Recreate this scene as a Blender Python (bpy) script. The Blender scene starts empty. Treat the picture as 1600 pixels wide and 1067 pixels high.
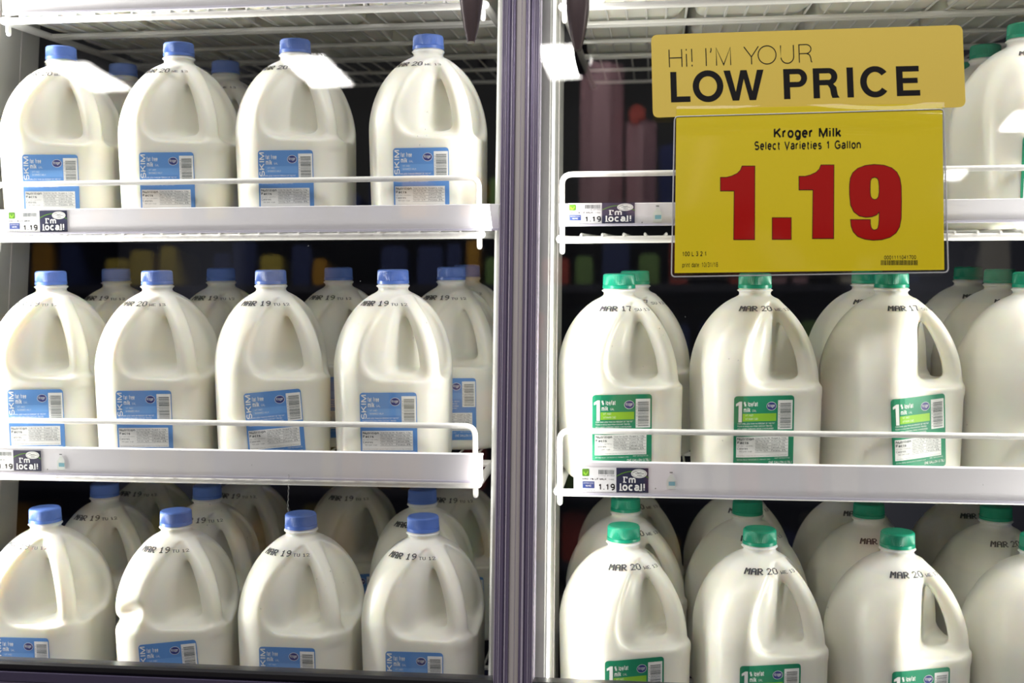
import bpy, math, random
import numpy as np
from mathutils import Matrix, Vector

random.seed(7)
C = bpy.context.scene.collection
PI = math.pi
OZ = 1.5                      # height of the local datum above the store floor
TAU = 0.1652                  # forward tilt of the gravity-feed shelves

# ------------------------------------------------------------------ camera
cam_d = bpy.data.cameras.new('camera')
cam = bpy.data.objects.new('camera', cam_d)
C.objects.link(cam)
yaw, pitch, roll = 0.1233582, 0.0806853, 0.0130606
fwd = Vector((-math.sin(yaw) * math.cos(pitch), math.cos(yaw) * math.cos(pitch), math.sin(pitch)))
rt = Vector((math.cos(yaw), math.sin(yaw), 0))
upv = rt.cross(fwd)
rt2 = rt * math.cos(roll) + upv * math.sin(roll)
up2 = -rt * math.sin(roll) + upv * math.cos(roll)
M3 = Matrix((rt2, up2, -fwd)).transposed()
cam.matrix_world = Matrix.Translation((0.20135, -1.35308, -0.0831 + OZ)) @ M3.to_4x4()
cam_d.sensor_width = 36.0
cam_d.lens = 36.0 * 1801.22 / 1600.0
cam_d.clip_start = 0.05
cam_d.dof.use_dof = True
cam_d.dof.focus_distance = 1.43
cam_d.dof.aperture_fstop = 4.0
bpy.context.scene.camera = cam

# ------------------------------------------------------------------ world, exposure
sc = bpy.context.scene
sc.view_settings.view_transform = 'Standard'
sc.view_settings.look = 'None'
sc.view_settings.exposure = 0.0
sc.view_settings.gamma = 1.0
sc.view_settings.use_curve_mapping = False
w = bpy.data.worlds.new('store_air')
sc.world = w
w.use_nodes = True
w.node_tree.nodes['Background'].inputs[0].default_value = (1.0, 0.97, 0.93, 1)
w.node_tree.nodes['Background'].inputs[1].default_value = 0.14


def area(name, loc, direction, sx, sy, power, col=(1, 1, 1)):
    l = bpy.data.lights.new(name, 'AREA')
    l.shape = 'RECTANGLE'
    l.size, l.size_y = sx, sy
    l.energy = power
    l.color = col
    o = bpy.data.objects.new(name, l)
    C.objects.link(o)
    o.location = (loc[0], loc[1], loc[2] + OZ)
    o.rotation_euler = Vector(direction).to_track_quat('-Z', 'Y').to_euler()
    return o


# door-frame LED strips (long side vertical) and the store's ceiling lights
area('led_light', (-0.800, 0.024, 0.20), (1.0, 0.30, 0.0), 0.03, 1.05, 25.0, (1.0, 0.98, 0.91))
area('led_light', (0.0815, 0.026, 0.10), (1.0, 0.75, 0.0), 0.02, 1.10, 1.9, (1.0, 0.98, 0.92))
area('led_light', (0.845, 0.024, 0.02), (-1.0, 0.30, 0.0), 0.03, 1.10, 15.0, (1.0, 0.98, 0.91))
area('led_light', (-0.002, 0.030, 0.18), (-1.0, 0.75, 0.0), 0.02, 0.70, 0.4, (1.0, 0.98, 0.92))
area('store_ceiling_light', (0.25, -1.55, 1.90), (-0.05, 1.0, -1.15), 3.0, 0.7, 40.0, (1.0, 0.97, 0.95))
area('store_ceiling_light', (-0.5, -2.3, 1.90), (0.0, -1.0, -0.9), 3.0, 0.6, 85.0, (1.0, 0.97, 0.94))

# ------------------------------------------------------------------ materials
MATS = {}


def mat(name, col, rough=0.5, metal=0.0, spec=0.5, sss=0.0, bump=0.0, bscale=60, emit=None, estr=0.0, coat=0.0, vary=0.0, vscale=20, trans=0.0):
    if name in MATS:
        return MATS[name]
    m = bpy.data.materials.new(name)
    m.use_nodes = True
    nt = m.node_tree
    b = nt.nodes['Principled BSDF']
    b.inputs['Base Color'].default_value = (*col, 1)
    b.inputs['Roughness'].default_value = rough
    b.inputs['Metallic'].default_value = metal
    b.inputs['Specular IOR Level'].default_value = spec
    b.inputs['Coat Weight'].default_value = coat
    b.inputs['Transmission Weight'].default_value = trans
    if sss:
        b.inputs['Subsurface Weight'].default_value = sss
        b.inputs['Subsurface Radius'].default_value = (1.0, 0.8, 0.5)
        b.inputs['Subsurface Scale'].default_value = 0.012
    if emit:
        b.inputs['Emission Color'].default_value = (*emit, 1)
        b.inputs['Emission Strength'].default_value = estr
    if bump or vary:
        tc = nt.nodes.new('ShaderNodeTexCoord')
        nz = nt.nodes.new('ShaderNodeTexNoise')
        nz.inputs['Scale'].default_value = bscale
        nz.inputs['Detail'].default_value = 4
        nt.links.new(tc.outputs['Object'], nz.inputs['Vector'])
        if bump:
            bp = nt.nodes.new('ShaderNodeBump')
            bp.inputs['Strength'].default_value = bump
            bp.inputs['Distance'].default_value = 0.002
            nt.links.new(nz.outputs['Fac'], bp.inputs['Height'])
            nt.links.new(bp.outputs['Normal'], b.inputs['Normal'])
        if vary:
            n2 = nt.nodes.new('ShaderNodeTexNoise')
            n2.inputs['Scale'].default_value = vscale
            nt.links.new(tc.outputs['Object'], n2.inputs['Vector'])
            mx = nt.nodes.new('ShaderNodeMix')
            mx.data_type = 'RGBA'
            mx.inputs[6].default_value = (*[c * (1 - vary) for c in col], 1)
            mx.inputs[7].default_value = (*[min(1, c * (1 + vary)) for c in col], 1)
            nt.links.new(n2.outputs['Fac'], mx.inputs[0])
            nt.links.new(mx.outputs[2], b.inputs['Base Color'])
    MATS[name] = m
    return m


def milk_material():
    m = mat('milk_filled_plastic', (0.86, 0.84, 0.77), rough=0.30, spec=0.4, sss=0.55)
    nt = m.node_tree
    b = nt.nodes['Principled BSDF']
    tc = nt.nodes.new('ShaderNodeTexCoord')
    sp = nt.nodes.new('ShaderNodeSeparateXYZ')
    nt.links.new(tc.outputs['Object'], sp.inputs[0])
    mr = nt.nodes.new('ShaderNodeMapRange')
    mr.inputs['From Min'].default_value = 0.2075
    mr.inputs['From Max'].default_value = 0.2105
    nt.links.new(sp.outputs['Z'], mr.inputs['Value'])
    mx = nt.nodes.new('ShaderNodeMix')
    mx.data_type = 'RGBA'
    mx.inputs[6].default_value = (0.92, 0.905, 0.81, 1)      # milk behind the plastic
    mx.inputs[7].default_value = (0.87, 0.86, 0.81, 1)      # empty head space
    nt.links.new(mr.outputs[0], mx.inputs[0])
    nt.links.new(mx.outputs[2], b.inputs['Base Color'])
    return m


MILK = milk_material()
CAP_BLUE = mat('blue_cap_plastic', (0.105, 0.205, 0.62), rough=0.32, sss=0.15)
CAP_GREEN = mat('green_cap_plastic', (0.006, 0.31, 0.185), rough=0.32, sss=0.15)
LAB_BLUE = mat('blue_label_paper', (0.115, 0.29, 0.66), rough=0.42)
LAB_BLUE2 = mat('light_blue_label_ink', (0.16, 0.36, 0.74), rough=0.42)
LAB_GREEN = mat('green_label_paper', (0.012, 0.25, 0.125), rough=0.42)
LIME = mat('lime_label_ink', (0.27, 0.56, 0.035), rough=0.42)
WHITE_INK = mat('white_ink', (0.88, 0.88, 0.86), rough=0.45, spec=0.12)
GREY_INK = mat('grey_ink', (0.16, 0.18, 0.18), rough=0.5, spec=0.12)
BLACK_INK = mat('black_ink', (0.012, 0.011, 0.012), rough=0.45, spec=0.12)
STAMP_INK = mat('stamp_ink', (0.075, 0.075, 0.085), rough=0.5, spec=0.12)
LOGO_BLUE = mat('logo_navy_ink', (0.035, 0.045, 0.22), rough=0.42)
WIRE = mat('white_coated_wire', (0.82, 0.81, 0.78), rough=0.28, bump=0.25, bscale=180, coat=0.2)
RAIL = mat('white_price_rail_plastic', (0.78, 0.76, 0.80), rough=0.33, vary=0.05, vscale=14)
RAIL_LIP = mat('lavender_clear_lip', (0.55, 0.53, 0.63), rough=0.2)
POST = mat('white_post_enamel', (0.43, 0.43, 0.41), rough=0.35, vary=0.04, vscale=6)
NAVY = mat('dark_navy_liner', (0.010, 0.012, 0.030), rough=0.6)
TRIM_DARK = mat('violet_trim_dark', (0.20, 0.17, 0.275), rough=0.22, metal=0.3)
TRIM_DEEP = mat('violet_trim_deep', (0.10, 0.085, 0.155), rough=0.25, metal=0.3)
TRIM_LIGHT = mat('lavender_trim_light', (0.58, 0.53, 0.65), rough=0.2, metal=0.2)
TRIM_GREY = mat('greige_gasket', (0.56, 0.525, 0.515), rough=0.35, vary=0.05, vscale=9)
SILL_BLACK = mat('black_gasket', (0.012, 0.012, 0.016), rough=0.35)
HANDLE = mat('brown_violet_handle', (0.105, 0.078, 0.085), rough=0.35, metal=0.25)
HEAD_Y = mat('pale_yellow_card', (0.82, 0.61, 0.095), rough=0.34)
CARD_Y = mat('strong_yellow_card', (0.88, 0.69, 0.004), rough=0.35)
RED_INK = mat('red_ink', (0.50, 0.008, 0.006), rough=0.35, spec=0.12)
TAG_WHITE = mat('white_tag_paper', (0.80, 0.80, 0.82), rough=0.5)
TAG_NAVY = mat('navy_tag_paper', (0.030, 0.032, 0.075), rough=0.4)
TAG_GREEN = mat('leaf_green_ink', (0.10, 0.26, 0.02), rough=0.45)
TAG_BLUE = mat('tag_blue_ink', (0.035, 0.065, 0.26), rough=0.45)
TAG_YELLOW = mat('tag_yellow_ink', (0.72, 0.58, 0.10), rough=0.45)
PALE_TEAL = mat('pale_teal_ink', (0.20, 0.42, 0.50), rough=0.45)
LED_LENS = mat('led_lens', (0.42, 0.42, 0.40), rough=0.3, emit=(1, 0.98, 0.93), estr=0.08)
HOUSING = mat('fixture_housing', (0.5, 0.5, 0.5), rough=0.5)
TUBE_GLOW = mat('ceiling_tube_glow', (0.9, 0.9, 0.9), rough=0.4, emit=(1, 0.97, 0.93), estr=34.0)


def glass_material(name, tint, extra, rough=0.0):
    m = bpy.data.materials.new(name)
    m.use_nodes = True
    nt = m.node_tree
    nt.nodes.clear()
    out = nt.nodes.new('ShaderNodeOutputMaterial')
    mix = nt.nodes.new('ShaderNodeMixShader')
    tr = nt.nodes.new('ShaderNodeBsdfTransparent')
    tr.inputs[0].default_value = (*tint, 1)
    gl = nt.nodes.new('ShaderNodeBsdfGlossy')
    gl.inputs['Roughness'].default_value = rough
    # Schlick reflectance from the unsigned angle, so both faces of a sheet reflect alike
    geo = nt.nodes.new('ShaderNodeNewGeometry')
    dot = nt.nodes.new('ShaderNodeVectorMath')
    dot.operation = 'DOT_PRODUCT'
    nt.links.new(geo.outputs['Normal'], dot.inputs[0])
    nt.links.new(geo.outputs['Incoming'], dot.inputs[1])
    f0 = ((extra - 1) / (extra + 1)) ** 2
    prev = dot.outputs['Value']
    for op, val in (('ABSOLUTE', None), ('SUBTRACT', 1.0), ('POWER', 5.0), ('MULTIPLY_ADD', 1 - f0)):
        m_ = nt.nodes.new('ShaderNodeMath')
        m_.operation = op
        if op == 'SUBTRACT':
            m_.inputs[0].default_value = val
            nt.links.new(prev, m_.inputs[1])
        else:
            nt.links.new(prev, m_.inputs[0])
            if val is not None:
                m_.inputs[1].default_value = val
            if op == 'MULTIPLY_ADD':
                m_.inputs[2].default_value = f0
        prev = m_.outputs[0]
    nt.links.new(prev, mix.inputs[0])
    nt.links.new(tr.outputs[0], mix.inputs[1])
    nt.links.new(gl.outputs[0], mix.inputs[2])
    nt.links.new(mix.outputs[0], out.inputs[0])
    return m


GLASS = glass_material('door_glass', (0.978, 0.983, 0.980), 1.5)
CLEAR = glass_material('clear_vinyl', (0.97, 0.975, 0.975), 1.45, 0.06)


# ------------------------------------------------------------------ mesh builder
class MB:
    def __init__(s):
        s.v, s.f, s.mi = [], [], []

    def add(s, vs, fs, m=0):
        b = len(s.v)
        s.v += [tuple(v) for v in vs]
        s.f += [tuple(i + b for i in f) for f in fs]
        s.mi += [m] * len(fs)

    def box(s, x0, x1, y0, y1, z0, z1, m=0, ch=0.0):
        if ch <= 0:
            vs = [(x, y, z) for x in (x0, x1) for y in (y0, y1) for z in (z0, z1)]
            fs = [(0, 1, 3, 2), (4, 6, 7, 5), (0, 4, 5, 1), (2, 3, 7, 6), (0, 2, 6, 4), (1, 5, 7, 3)]
            s.add(vs, fs, m)
            return
        # chamfered in the two shorter directions: an octagon profile swept along the longest
        d = [x1 - x0, y1 - y0, z1 - z0]
        k = d.index(max(d))
        lo, hi = [x0, y0, z0], [x1, y1, z1]
        a, b = [i for i in range(3) if i != k]
        pr = [(lo[a] + ch, lo[b]), (hi[a] - ch, lo[b]), (hi[a], lo[b] + ch), (hi[a], hi[b] - ch), (hi[a] - ch, hi[b]), (lo[a] + ch, hi[b]), (lo[a], hi[b] - ch), (lo[a], lo[b] + ch)]
        vs = []
        for t in (lo[k], hi[k]):
            for p in pr:
                q = [0, 0, 0]
                q[a], q[b], q[k] = p[0], p[1], t
                vs.append(q)
        fs = [(i, (i + 1) % 8, 8 + (i + 1) % 8, 8 + i) for i in range(8)] + [tuple(range(7, -1, -1)), tuple(range(8, 16))]
        s.add(vs, fs, m)

    def tube(s, pts, r, seg=10, m=0, cap=True, radii=None):
        pts = [Vector(p) for p in pts]
        n = len(pts)
        vs, fs = [], []
        ref = None
        for i, p in enumerate(pts):
            t = (pts[min(i + 1, n - 1)] - pts[max(i - 1, 0)]).normalized()
            if ref is None:
                ref = t.orthogonal().normalized()
            ref = (ref - t * ref.dot(t)).normalized()
            bi = t.cross(ref)
            rr = radii[i] if radii else r
            for k in range(seg):
                a = 2 * PI * k / seg
                vs.append(p + (ref * math.cos(a) + bi * math.sin(a)) * rr)
        for i in range(n - 1):
            for k in range(seg):
                k2 = (k + 1) % seg
                fs.append((i * seg + k, i * seg + k2, (i + 1) * seg + k2, (i + 1) * seg + k))
        if cap:
            fs.append(tuple(range(seg - 1, -1, -1)))
            fs.append(tuple((n - 1) * seg + k for k in range(seg)))
        s.add(vs, fs, m)

    def build(s, name, mats, parent=None, smooth=False):
        me = s.mesh(name, mats, smooth)
        return link(name, me, parent)

    def mesh(s, name, mats, smooth=False):
        me = bpy.data.meshes.new(name)
        me.from_pydata(s.v, [], s.f)
        if not isinstance(mats, (list, tuple)):
            mats = [mats]
        for m in mats:
            me.materials.append(m)
        me.polygons.foreach_set('material_index', s.mi)
        if smooth:
            me.polygons.foreach_set('use_smooth', [True] * len(me.polygons))
            me.set_sharp_from_angle(angle=math.radians(40))
        me.update()
        return me


def link(name, me, parent=None):
    o = bpy.data.objects.new(name, me)
    C.objects.link(o)
    if parent is not None:
        o.parent = parent
    return o


def thing(name, label, cat, loc=(0, 0, 0), rot=(0, 0, 0), group=None):
    o = bpy.data.objects.new(name, None)
    o.empty_display_size = 0.02
    C.objects.link(o)
    o.location = (loc[0], loc[1], loc[2] + OZ)
    o.rotation_euler = rot
    o['label'] = label
    o['category'] = cat
    if group:
        o['group'] = group
    return o


def structure(o):
    o['kind'] = 'structure'
    o.location.z += OZ
    return o


def arc(cx, cy, r, a0, a1, n):
    return [(cx + r * math.cos(math.radians(a0 + (a1 - a0) * i / n)), cy + r * math.sin(math.radians(a0 + (a1 - a0) * i / n))) for i in range(n + 1)]


# ------------------------------------------------------------------ flat artwork (2-D points, mapped later)
def curve_tris(cu):
    o = bpy.data.objects.new('art', cu)
    C.objects.link(o)
    dg = bpy.context.evaluated_depsgraph_get()
    me = bpy.data.meshes.new_from_object(o.evaluated_get(dg))
    vs = [(v.co.x, v.co.y) for v in me.vertices]
    fs = [tuple(p.vertices) for p in me.polygons]
    bpy.data.objects.remove(o)
    bpy.data.meshes.remove(me)
    return vs, fs


def el(cx, cy, rx, ry, a0, a1, n=7):
    return [(cx + rx * math.cos(math.radians(a0 + (a1 - a0) * i / n)), cy + ry * math.sin(math.radians(a0 + (a1 - a0) * i / n))) for i in range(n + 1)]


# single-line sans letters: capitals 10 high, small letters 7.2 high; (advance, strokes)
GLYPH = {
    'A': (8, [[(0, 0), (4, 10), (8, 0)], [(1.3, 3.2), (6.7, 3.2)]]),
    'B': (7, [[(0, 0), (0, 10), (3.6, 10)] + el(3.6, 7.6, 2.6, 2.4, 90, -90) + [(0, 5.2)], [(3.6, 5.2)] + el(3.6, 2.6, 3.2, 2.6, 90, -90) + [(0, 0)]]),
    'C': (8, [el(4.2, 5, 4.2, 5, 45, 315, 14)]),
    'D': (8, [[(0, 0), (0, 10), (3, 10)] + el(3, 5, 4.8, 5, 90, -90, 10) + [(0, 0)]]),
    'E': (6.5, [[(6.5, 10), (0, 10), (0, 0), (6.6, 0)], [(0, 5.2), (5.8, 5.2)]]),
    'F': (6.2, [[(6.2, 10), (0, 10), (0, 0)], [(0, 5), (5.4, 5)]]),
    'G': (8.5, [el(4.3, 5, 4.3, 5, 45, 300, 13) + [(8.2, 2), (8.2, 4.6), (4.8, 4.6)]]),
    'H': (7.4, [[(0, 0), (0, 10)], [(7.4, 0), (7.4, 10)], [(0, 5.2), (7.4, 5.2)]]),
    'I': (1, [[(0.5, 0), (0.5, 10)]]),
    'J': (5, [[(5, 10), (5, 2.6)] + el(2.5, 2.6, 2.5, 2.6, 0, -180)]),
    'K': (7.4, [[(0, 0), (0, 10)], [(7, 10), (0, 3.6)], [(2.6, 6), (7.4, 0)]]),
    'L': (6, [[(0, 10), (0, 0), (6, 0)]]),
    'M': (9, [[(0, 0), (0, 10)], [(0.2, 10), (4.5, 0.4), (8.8, 10)], [(9, 10), (9, 0)]]),
    'N': (7.6, [[(0, 0), (0, 10)], [(0.2, 10), (7.4, 0)], [(7.6, 0), (7.6, 10)]]),
    'O': (9, [el(4.5, 5, 4.5, 5, 90, 450, 18)]),
    'P': (6.8, [[(0, 0), (0, 10), (4, 10)] + el(4, 7.3, 2.7, 2.7, 90, -90) + [(0, 4.6)]]),
    'R': (7.2, [[(0, 0), (0, 10), (4, 10)] + el(4, 7.4, 2.8, 2.6, 90, -90) + [(0, 4.8)], [(4, 4.8), (6.3, 3.4), (7, 0)]]),
    'S': (7, [el(3.5, 7.4, 3.1, 2.6, 35, 250, 9) + el(3.5, 2.6, 3.4, 2.6, 75, -145, 9)]),
    'T': (7, [[(0, 10), (7, 10)], [(3.5, 10), (3.5, 0)]]),
    'U': (7.2, [[(0, 10), (0, 3.6)] + el(3.6, 3.6, 3.6, 3.6, 180, 360, 9) + [(7.2, 10)]]),
    'V': (7.6, [[(0, 10), (3.8, 0), (7.6, 10)]]),
    'W': (11, [[(0, 10), (2.8, 0), (5.5, 10), (8.2, 0), (11, 10)]]),
    'X': (7.4, [[(0, 0), (7.4, 10)], [(0, 10), (7.4, 0)]]), 'Q': (9, [el(4.5, 5, 4.5, 5, 90, 450, 18), [(5.5, 2.5), (8.5, -0.5)]]), 'Z': (7, [[(0, 10), (7, 10), (0, 0), (7, 0)]]),
    'Y': (7.6, [[(0, 10), (3.8, 4.6), (7.6, 10)], [(3.8, 4.6), (3.8, 0)]]),
    'a': (5.6, [el(2.8, 5, 2.5, 2.2, 160, 0, 7) + [(5.3, 0)], [(5.3, 4.2), (2.6, 3.7)] + el(2.3, 1.9, 2.3, 1.8, 95, 270, 7) + [(4, 0.4), (5.3, 2)]]),
    'b': (5.6, [[(0, 10), (0, 0)], el(2.8, 3.6, 2.8, 3.6, 180, 540, 12)]),
    'c': (5.4, [el(2.8, 3.6, 2.8, 3.6, 48, 312, 10)]),
    'd': (5.6, [[(5.6, 10), (5.6, 0)], el(2.8, 3.6, 2.8, 3.6, 0, 360, 12)]),
    'e': (5.6, [[(0.1, 3.8), (5.5, 3.8)] + el(2.8, 3.6, 2.8, 3.6, 0, 310, 11)]),
    'f': (3.4, [el(2.9, 8.2, 1.7, 1.8, 80, 180, 5) + [(1.2, 0)], [(0, 7), (3.2, 7)]]),
    'g': (5.6, [el(2.8, 3.6, 2.8, 3.6, 0, 360, 12), [(5.6, 7.2), (5.6, 0)] + el(2.9, -0.2, 2.7, 2.4, 0, -150, 7)]),
    'h': (5.4, [[(0, 10), (0, 0)], [(0, 4)] + el(2.7, 4.4, 2.7, 2.8, 180, 0, 8) + [(5.4, 0)]]),
    'i': (1, [[(0.5, 0), (0.5, 7.2)], [(0.5, 8.8), (0.5, 10)]]),
    'k': (5.2, [[(0, 10), (0, 0)], [(4.8, 7.2), (0, 2.6)], [(1.8, 4.3), (5.2, 0)]]),
    'l': (1, [[(0.5, 0), (0.5, 10)]]),
    'm': (8.6, [[(0, 7.2), (0, 0)], [(0, 4.6)] + el(2.15, 5.1, 2.15, 2.1, 180, 0, 7) + [(4.3, 0)], [(4.3, 4.6)] + el(6.45, 5.1, 2.15, 2.1, 180, 0, 7) + [(8.6, 0)]]),
    'n': (5.4, [[(0, 7.2), (0, 0)], [(0, 4.2)] + el(2.7, 4.6, 2.7, 2.6, 180, 0, 8) + [(5.4, 0)]]),
    'o': (5.8, [el(2.9, 3.6, 2.9, 3.6, 90, 450, 13)]),
    'p': (5.6, [[(0, 7.2), (0, -2.8)], el(2.8, 3.6, 2.8, 3.6, 180, 540, 12)]),
    'r': (3.2, [[(0, 7.2), (0, 0)], [(0, 4)] + el(2.8, 4.2, 2.8, 2.9, 175, 85, 5)]),
    's': (5, [el(2.5, 5.3, 2.2, 1.8, 35, 250, 8) + el(2.5, 1.85, 2.4, 1.85, 75, -145, 8)]),
    't': (3.2, [[(1.2, 9.4), (1.2, 1.6)] + el(2.7, 1.6, 1.5, 1.6, 180, 275, 4), [(0, 7), (3.1, 7)]]),
    'u': (5.4, [[(0, 7.2), (0, 2.7)] + el(2.7, 2.7, 2.7, 2.7, 180, 360, 8), [(5.4, 7.2), (5.4, 0)]]),
    'v': (5.4, [[(0, 7.2), (2.7, 0), (5.4, 7.2)]]),
    'w': (8, [[(0, 7.2), (2, 0), (4, 7.2), (6, 0), (8, 7.2)]]),
    'y': (5.4, [[(0, 7.2), (2.8, 0.2)], [(5.4, 7.2), (2.2, -1.6), (0.6, -2.8)]]),
    'z': (5, [[(0, 7), (5, 7), (0, 0), (5, 0)]]),
    '0': (6.2, [el(3.1, 5, 3.1, 5, 90, 450, 16)]),
    '1': (6.2, [[(1.0, 7.4), (2.6, 8.2), (3.5, 10)], [(3.5, 10), (3.5, 0)]]),
    '2': (6.2, [el(3.1, 7.2, 2.9, 2.8, 170, -30, 9) + [(0.2, 0), (6.2, 0)]]),
    '3': (6.2, [el(3, 7.5, 2.7, 2.5, 150, -80, 9) + el(3, 2.6, 3.1, 2.6, 80, -155, 9)]),
    '4': (6.4, [[(4.6, 0), (4.6, 10), (0, 3.2), (6.4, 3.2)]]),
    '5': (6.2, [[(5.6, 10), (1, 10), (0.5, 5.2)] + el(2.9, 3.2, 3.1, 3.2, 130, -150, 10)]),
    '6': (6.2, [el(3.3, 6, 3.2, 4, 60, 180, 6) + el(3.1, 3.1, 3, 3.1, 180, 540, 12)]),
    '7': (6.2, [[(0, 10), (6.2, 10), (2.2, 0)]]),
    '8': (6.2, [el(3.1, 7.5, 2.6, 2.5, 90, 450, 12), el(3.1, 2.6, 3.1, 2.6, 90, 450, 12)]),
    '9': (6.2, [el(2.9, 4, 3.2, 4, 240, 360, 6) + el(3.1, 6.9, 3, 3.1, 0, 360, 12)]),
    '.': (1, [[(0.5, 0), (0.5, 1.3)]]), ',': (1, [[(0.6, 1.2), (0, -1.5)]]), ':': (1, [[(0.5, 0), (0.5, 1.3)], [(0.5, 5.6), (0.5, 6.9)]]),
    "'": (1, [[(0.5, 10), (0.5, 7)]]), '!': (1, [[(0.5, 10), (0.5, 2.8)], [(0.5, 0), (0.5, 1.3)]]), '/': (4, [[(0, -0.5), (4, 10.5)]]),
    '%': (9.5, [el(2, 7.6, 1.8, 2.3, 90, 450, 10), el(7.5, 2.4, 1.8, 2.3, 90, 450, 10), [(2.2, 0), (7.2, 10)]]),
    '&': (7.5, [[(7.2, 0), (1.6, 7.2)] + el(3.2, 8.1, 1.8, 1.8, 200, -20, 7) + [(1.2, 4)] + el(3, 2.4, 2.9, 2.4, 150, 330, 8) + [(6.8, 4.6)]]),
    '(': (2.5, [el(4, 4.5, 3.6, 7, 130, 230, 6)]), ')': (2.5, [el(-1.5, 4.5, 3.6, 7, 50, -50, 6)]), ' ': (2.6, []),
}
TXT = {}


def text_tris(body, weight=1.0):
    """lettering as flat ribbons of the given stroke weight (capitals are 10 high)"""
    key = (body, weight)
    if key not in TXT:
        a = Art()
        x = 0.0
        for ch in body:
            adv, strokes = GLYPH[ch]
            for pl in strokes:
                if len(pl) > 1:
                    q = [(x + p[0], weight / 2 + p[1] * (10 - weight) / 10) for p in pl]
                    a.stroke([p for i, p in enumerate(q) if i == 0 or abs(p[0] - q[i - 1][0]) + abs(p[1] - q[i - 1][1]) > 1e-6], weight)
            x += adv + 1.5 + weight * 0.85
        TXT[key] = (a.p, a.f)
    return TXT[key]


def poly_tris(loops):
    cu = bpy.data.curves.new('poly', 'CURVE')
    cu.dimensions = '2D'
    cu.fill_mode = 'BOTH'
    for lp in loops:
        sp = cu.splines.new('POLY')
        sp.points.add(len(lp) - 1)
        for p, q in zip(sp.points, lp):
            p.co = (q[0], q[1], 0, 1)
        sp.use_cyclic_u = True
    r = curve_tris(cu)
    bpy.data.curves.remove(cu)
    return r


class Art:
    """flat ink shapes in plain 2-D; layer = how far above the paper"""
    def __init__(s):
        s.p, s.f, s.l = [], [], []

    def tris(s, vs, fs, layer):
        b = len(s.p)
        s.p += list(vs)
        s.n = getattr(s, 'n', 0) + 1
        s.l += [layer + 0.18 * (s.n % 5)] * len(vs)        # overlapping strokes never share one plane
        s.f += [tuple(i + b for i in f) for f in fs]

    def rect(s, x0, y0, x1, y1, layer=1, nx=1, ny=1):
        vs = [(x0 + (x1 - x0) * i / nx, y0 + (y1 - y0) * j / ny) for j in range(ny + 1) for i in range(nx + 1)]
        fs = [(j * (nx + 1) + i, j * (nx + 1) + i + 1, (j + 1) * (nx + 1) + i + 1, (j + 1) * (nx + 1) + i) for j in range(ny) for i in range(nx)]
        s.tris(vs, fs, layer)

    def text(s, body, x0, y0, x1, y1, layer=2, bold=0.0, rot=0, res=3, spacing=1.0):
        """fit the ink of a text exactly into a box; rot=90 turns it to read upwards"""
        vs, fs = text_tris(body, 1.05 + bold * 40)
        if not vs:
            return
        ax, bx = min(v[0] for v in vs), max(v[0] for v in vs)
        ay, by = min(v[1] for v in vs), max(v[1] for v in vs)
        o = []
        for x, y in vs:
            t, u = (x - ax) / (bx - ax), (y - ay) / (by - ay)
            if rot == 90:
                o.append((x1 - u * (x1 - x0), y0 + t * (y1 - y0)))
            else:
                o.append((x0 + t * (x1 - x0), y0 + u * (y1 - y0)))
        s.tris(o, fs, layer)

    def poly(s, loops, layer=1):
        s.tris(*poly_tris(loops), layer)

    def ellipse(s, cx, cy, rx, ry, layer=1, n=32):
        vs = [(cx, cy)] + [(cx + rx * math.cos(2 * PI * i / n), cy + ry * math.sin(2 * PI * i / n)) for i in range(n)]
        s.tris(vs, [(0, 1 + i, 1 + (i + 1) % n) for i in range(n)], layer)

    def stroke(s, pts, wd, layer=1):
        """ribbon with mitred joints"""
        P = [np.array(p, float) for p in pts]
        vs, fs = [], []
        for i, p in enumerate(P):
            d0 = P[i] - P[i - 1] if i else P[1] - P[0]
            d1 = P[i + 1] - P[i] if i < len(P) - 1 else d0
            d0, d1 = d0 / np.linalg.norm(d0), d1 / np.linalg.norm(d1)
            n0, n1 = np.array([-d0[1], d0[0]]), np.array([-d1[1], d1[0]])
            m = n0 + n1
            m = m / max(m @ m / 2, 0.25)
            vs += [tuple(p + m * wd / 2), tuple(p - m * wd / 2)]
        fs = [(2 * i, 2 * i + 1, 2 * i + 3, 2 * i + 2) for i in range(len(P) - 1)]
        s.tris(vs, fs, layer)

    def rounded(s, x0, y0, x1, y1, r, layer=0, n=10):
        """rounded rectangle as a grid, so that it can bend"""
        xs = [x0 + r * (1 - math.cos(PI / 2 * i / 4)) for i in range(5)]
        xs = xs + [xs[-1] + (x1 - r - xs[-1]) * i / n for i in range(1, n)] + [x0 + x1 - x for x in reversed(xs)]
        ny = 12
        vs, fs = [], []
        for i, x in enumerate(xs):
            e = min(x - x0, x1 - x, r)
            ins = r - math.sqrt(max(0, r * r - (r - e) ** 2))
            for j in range(ny + 1):
                vs.append((x, y0 + ins + (y1 - y0 - 2 * ins) * j / ny))
        for i in range(len(xs) - 1):
            for j in range(ny):
                a = i * (ny + 1) + j
                fs.append((a, a + ny + 1, a + ny + 2, a + 1))
        s.tris(vs, fs, layer)

    def mesh(s, name, material, fn, step=0.00012):
        me = bpy.data.meshes.new(name)
        P = np.array(s.p, float).reshape(-1, 2)
        L = np.array(s.l, float)
        V = fn(P[:, 0], P[:, 1], L * step)
        me.from_pydata([tuple(v) for v in V], [], s.f)
        me.materials.append(material)
        me.update()
        return me


# ------------------------------------------------------------------ the gallon jug
JH, JR, ZC, JDH = 0.0735, 0.042, 0.128, 0.100


def smax(a, b, k):
    h = np.clip(0.5 - 0.5 * (b - a) / k, 0, 1)
    return b * (1 - h) + a * h + k * h * (1 - h)


def smin(a, b, k):
    return -smax(-a, -b, k)


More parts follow.
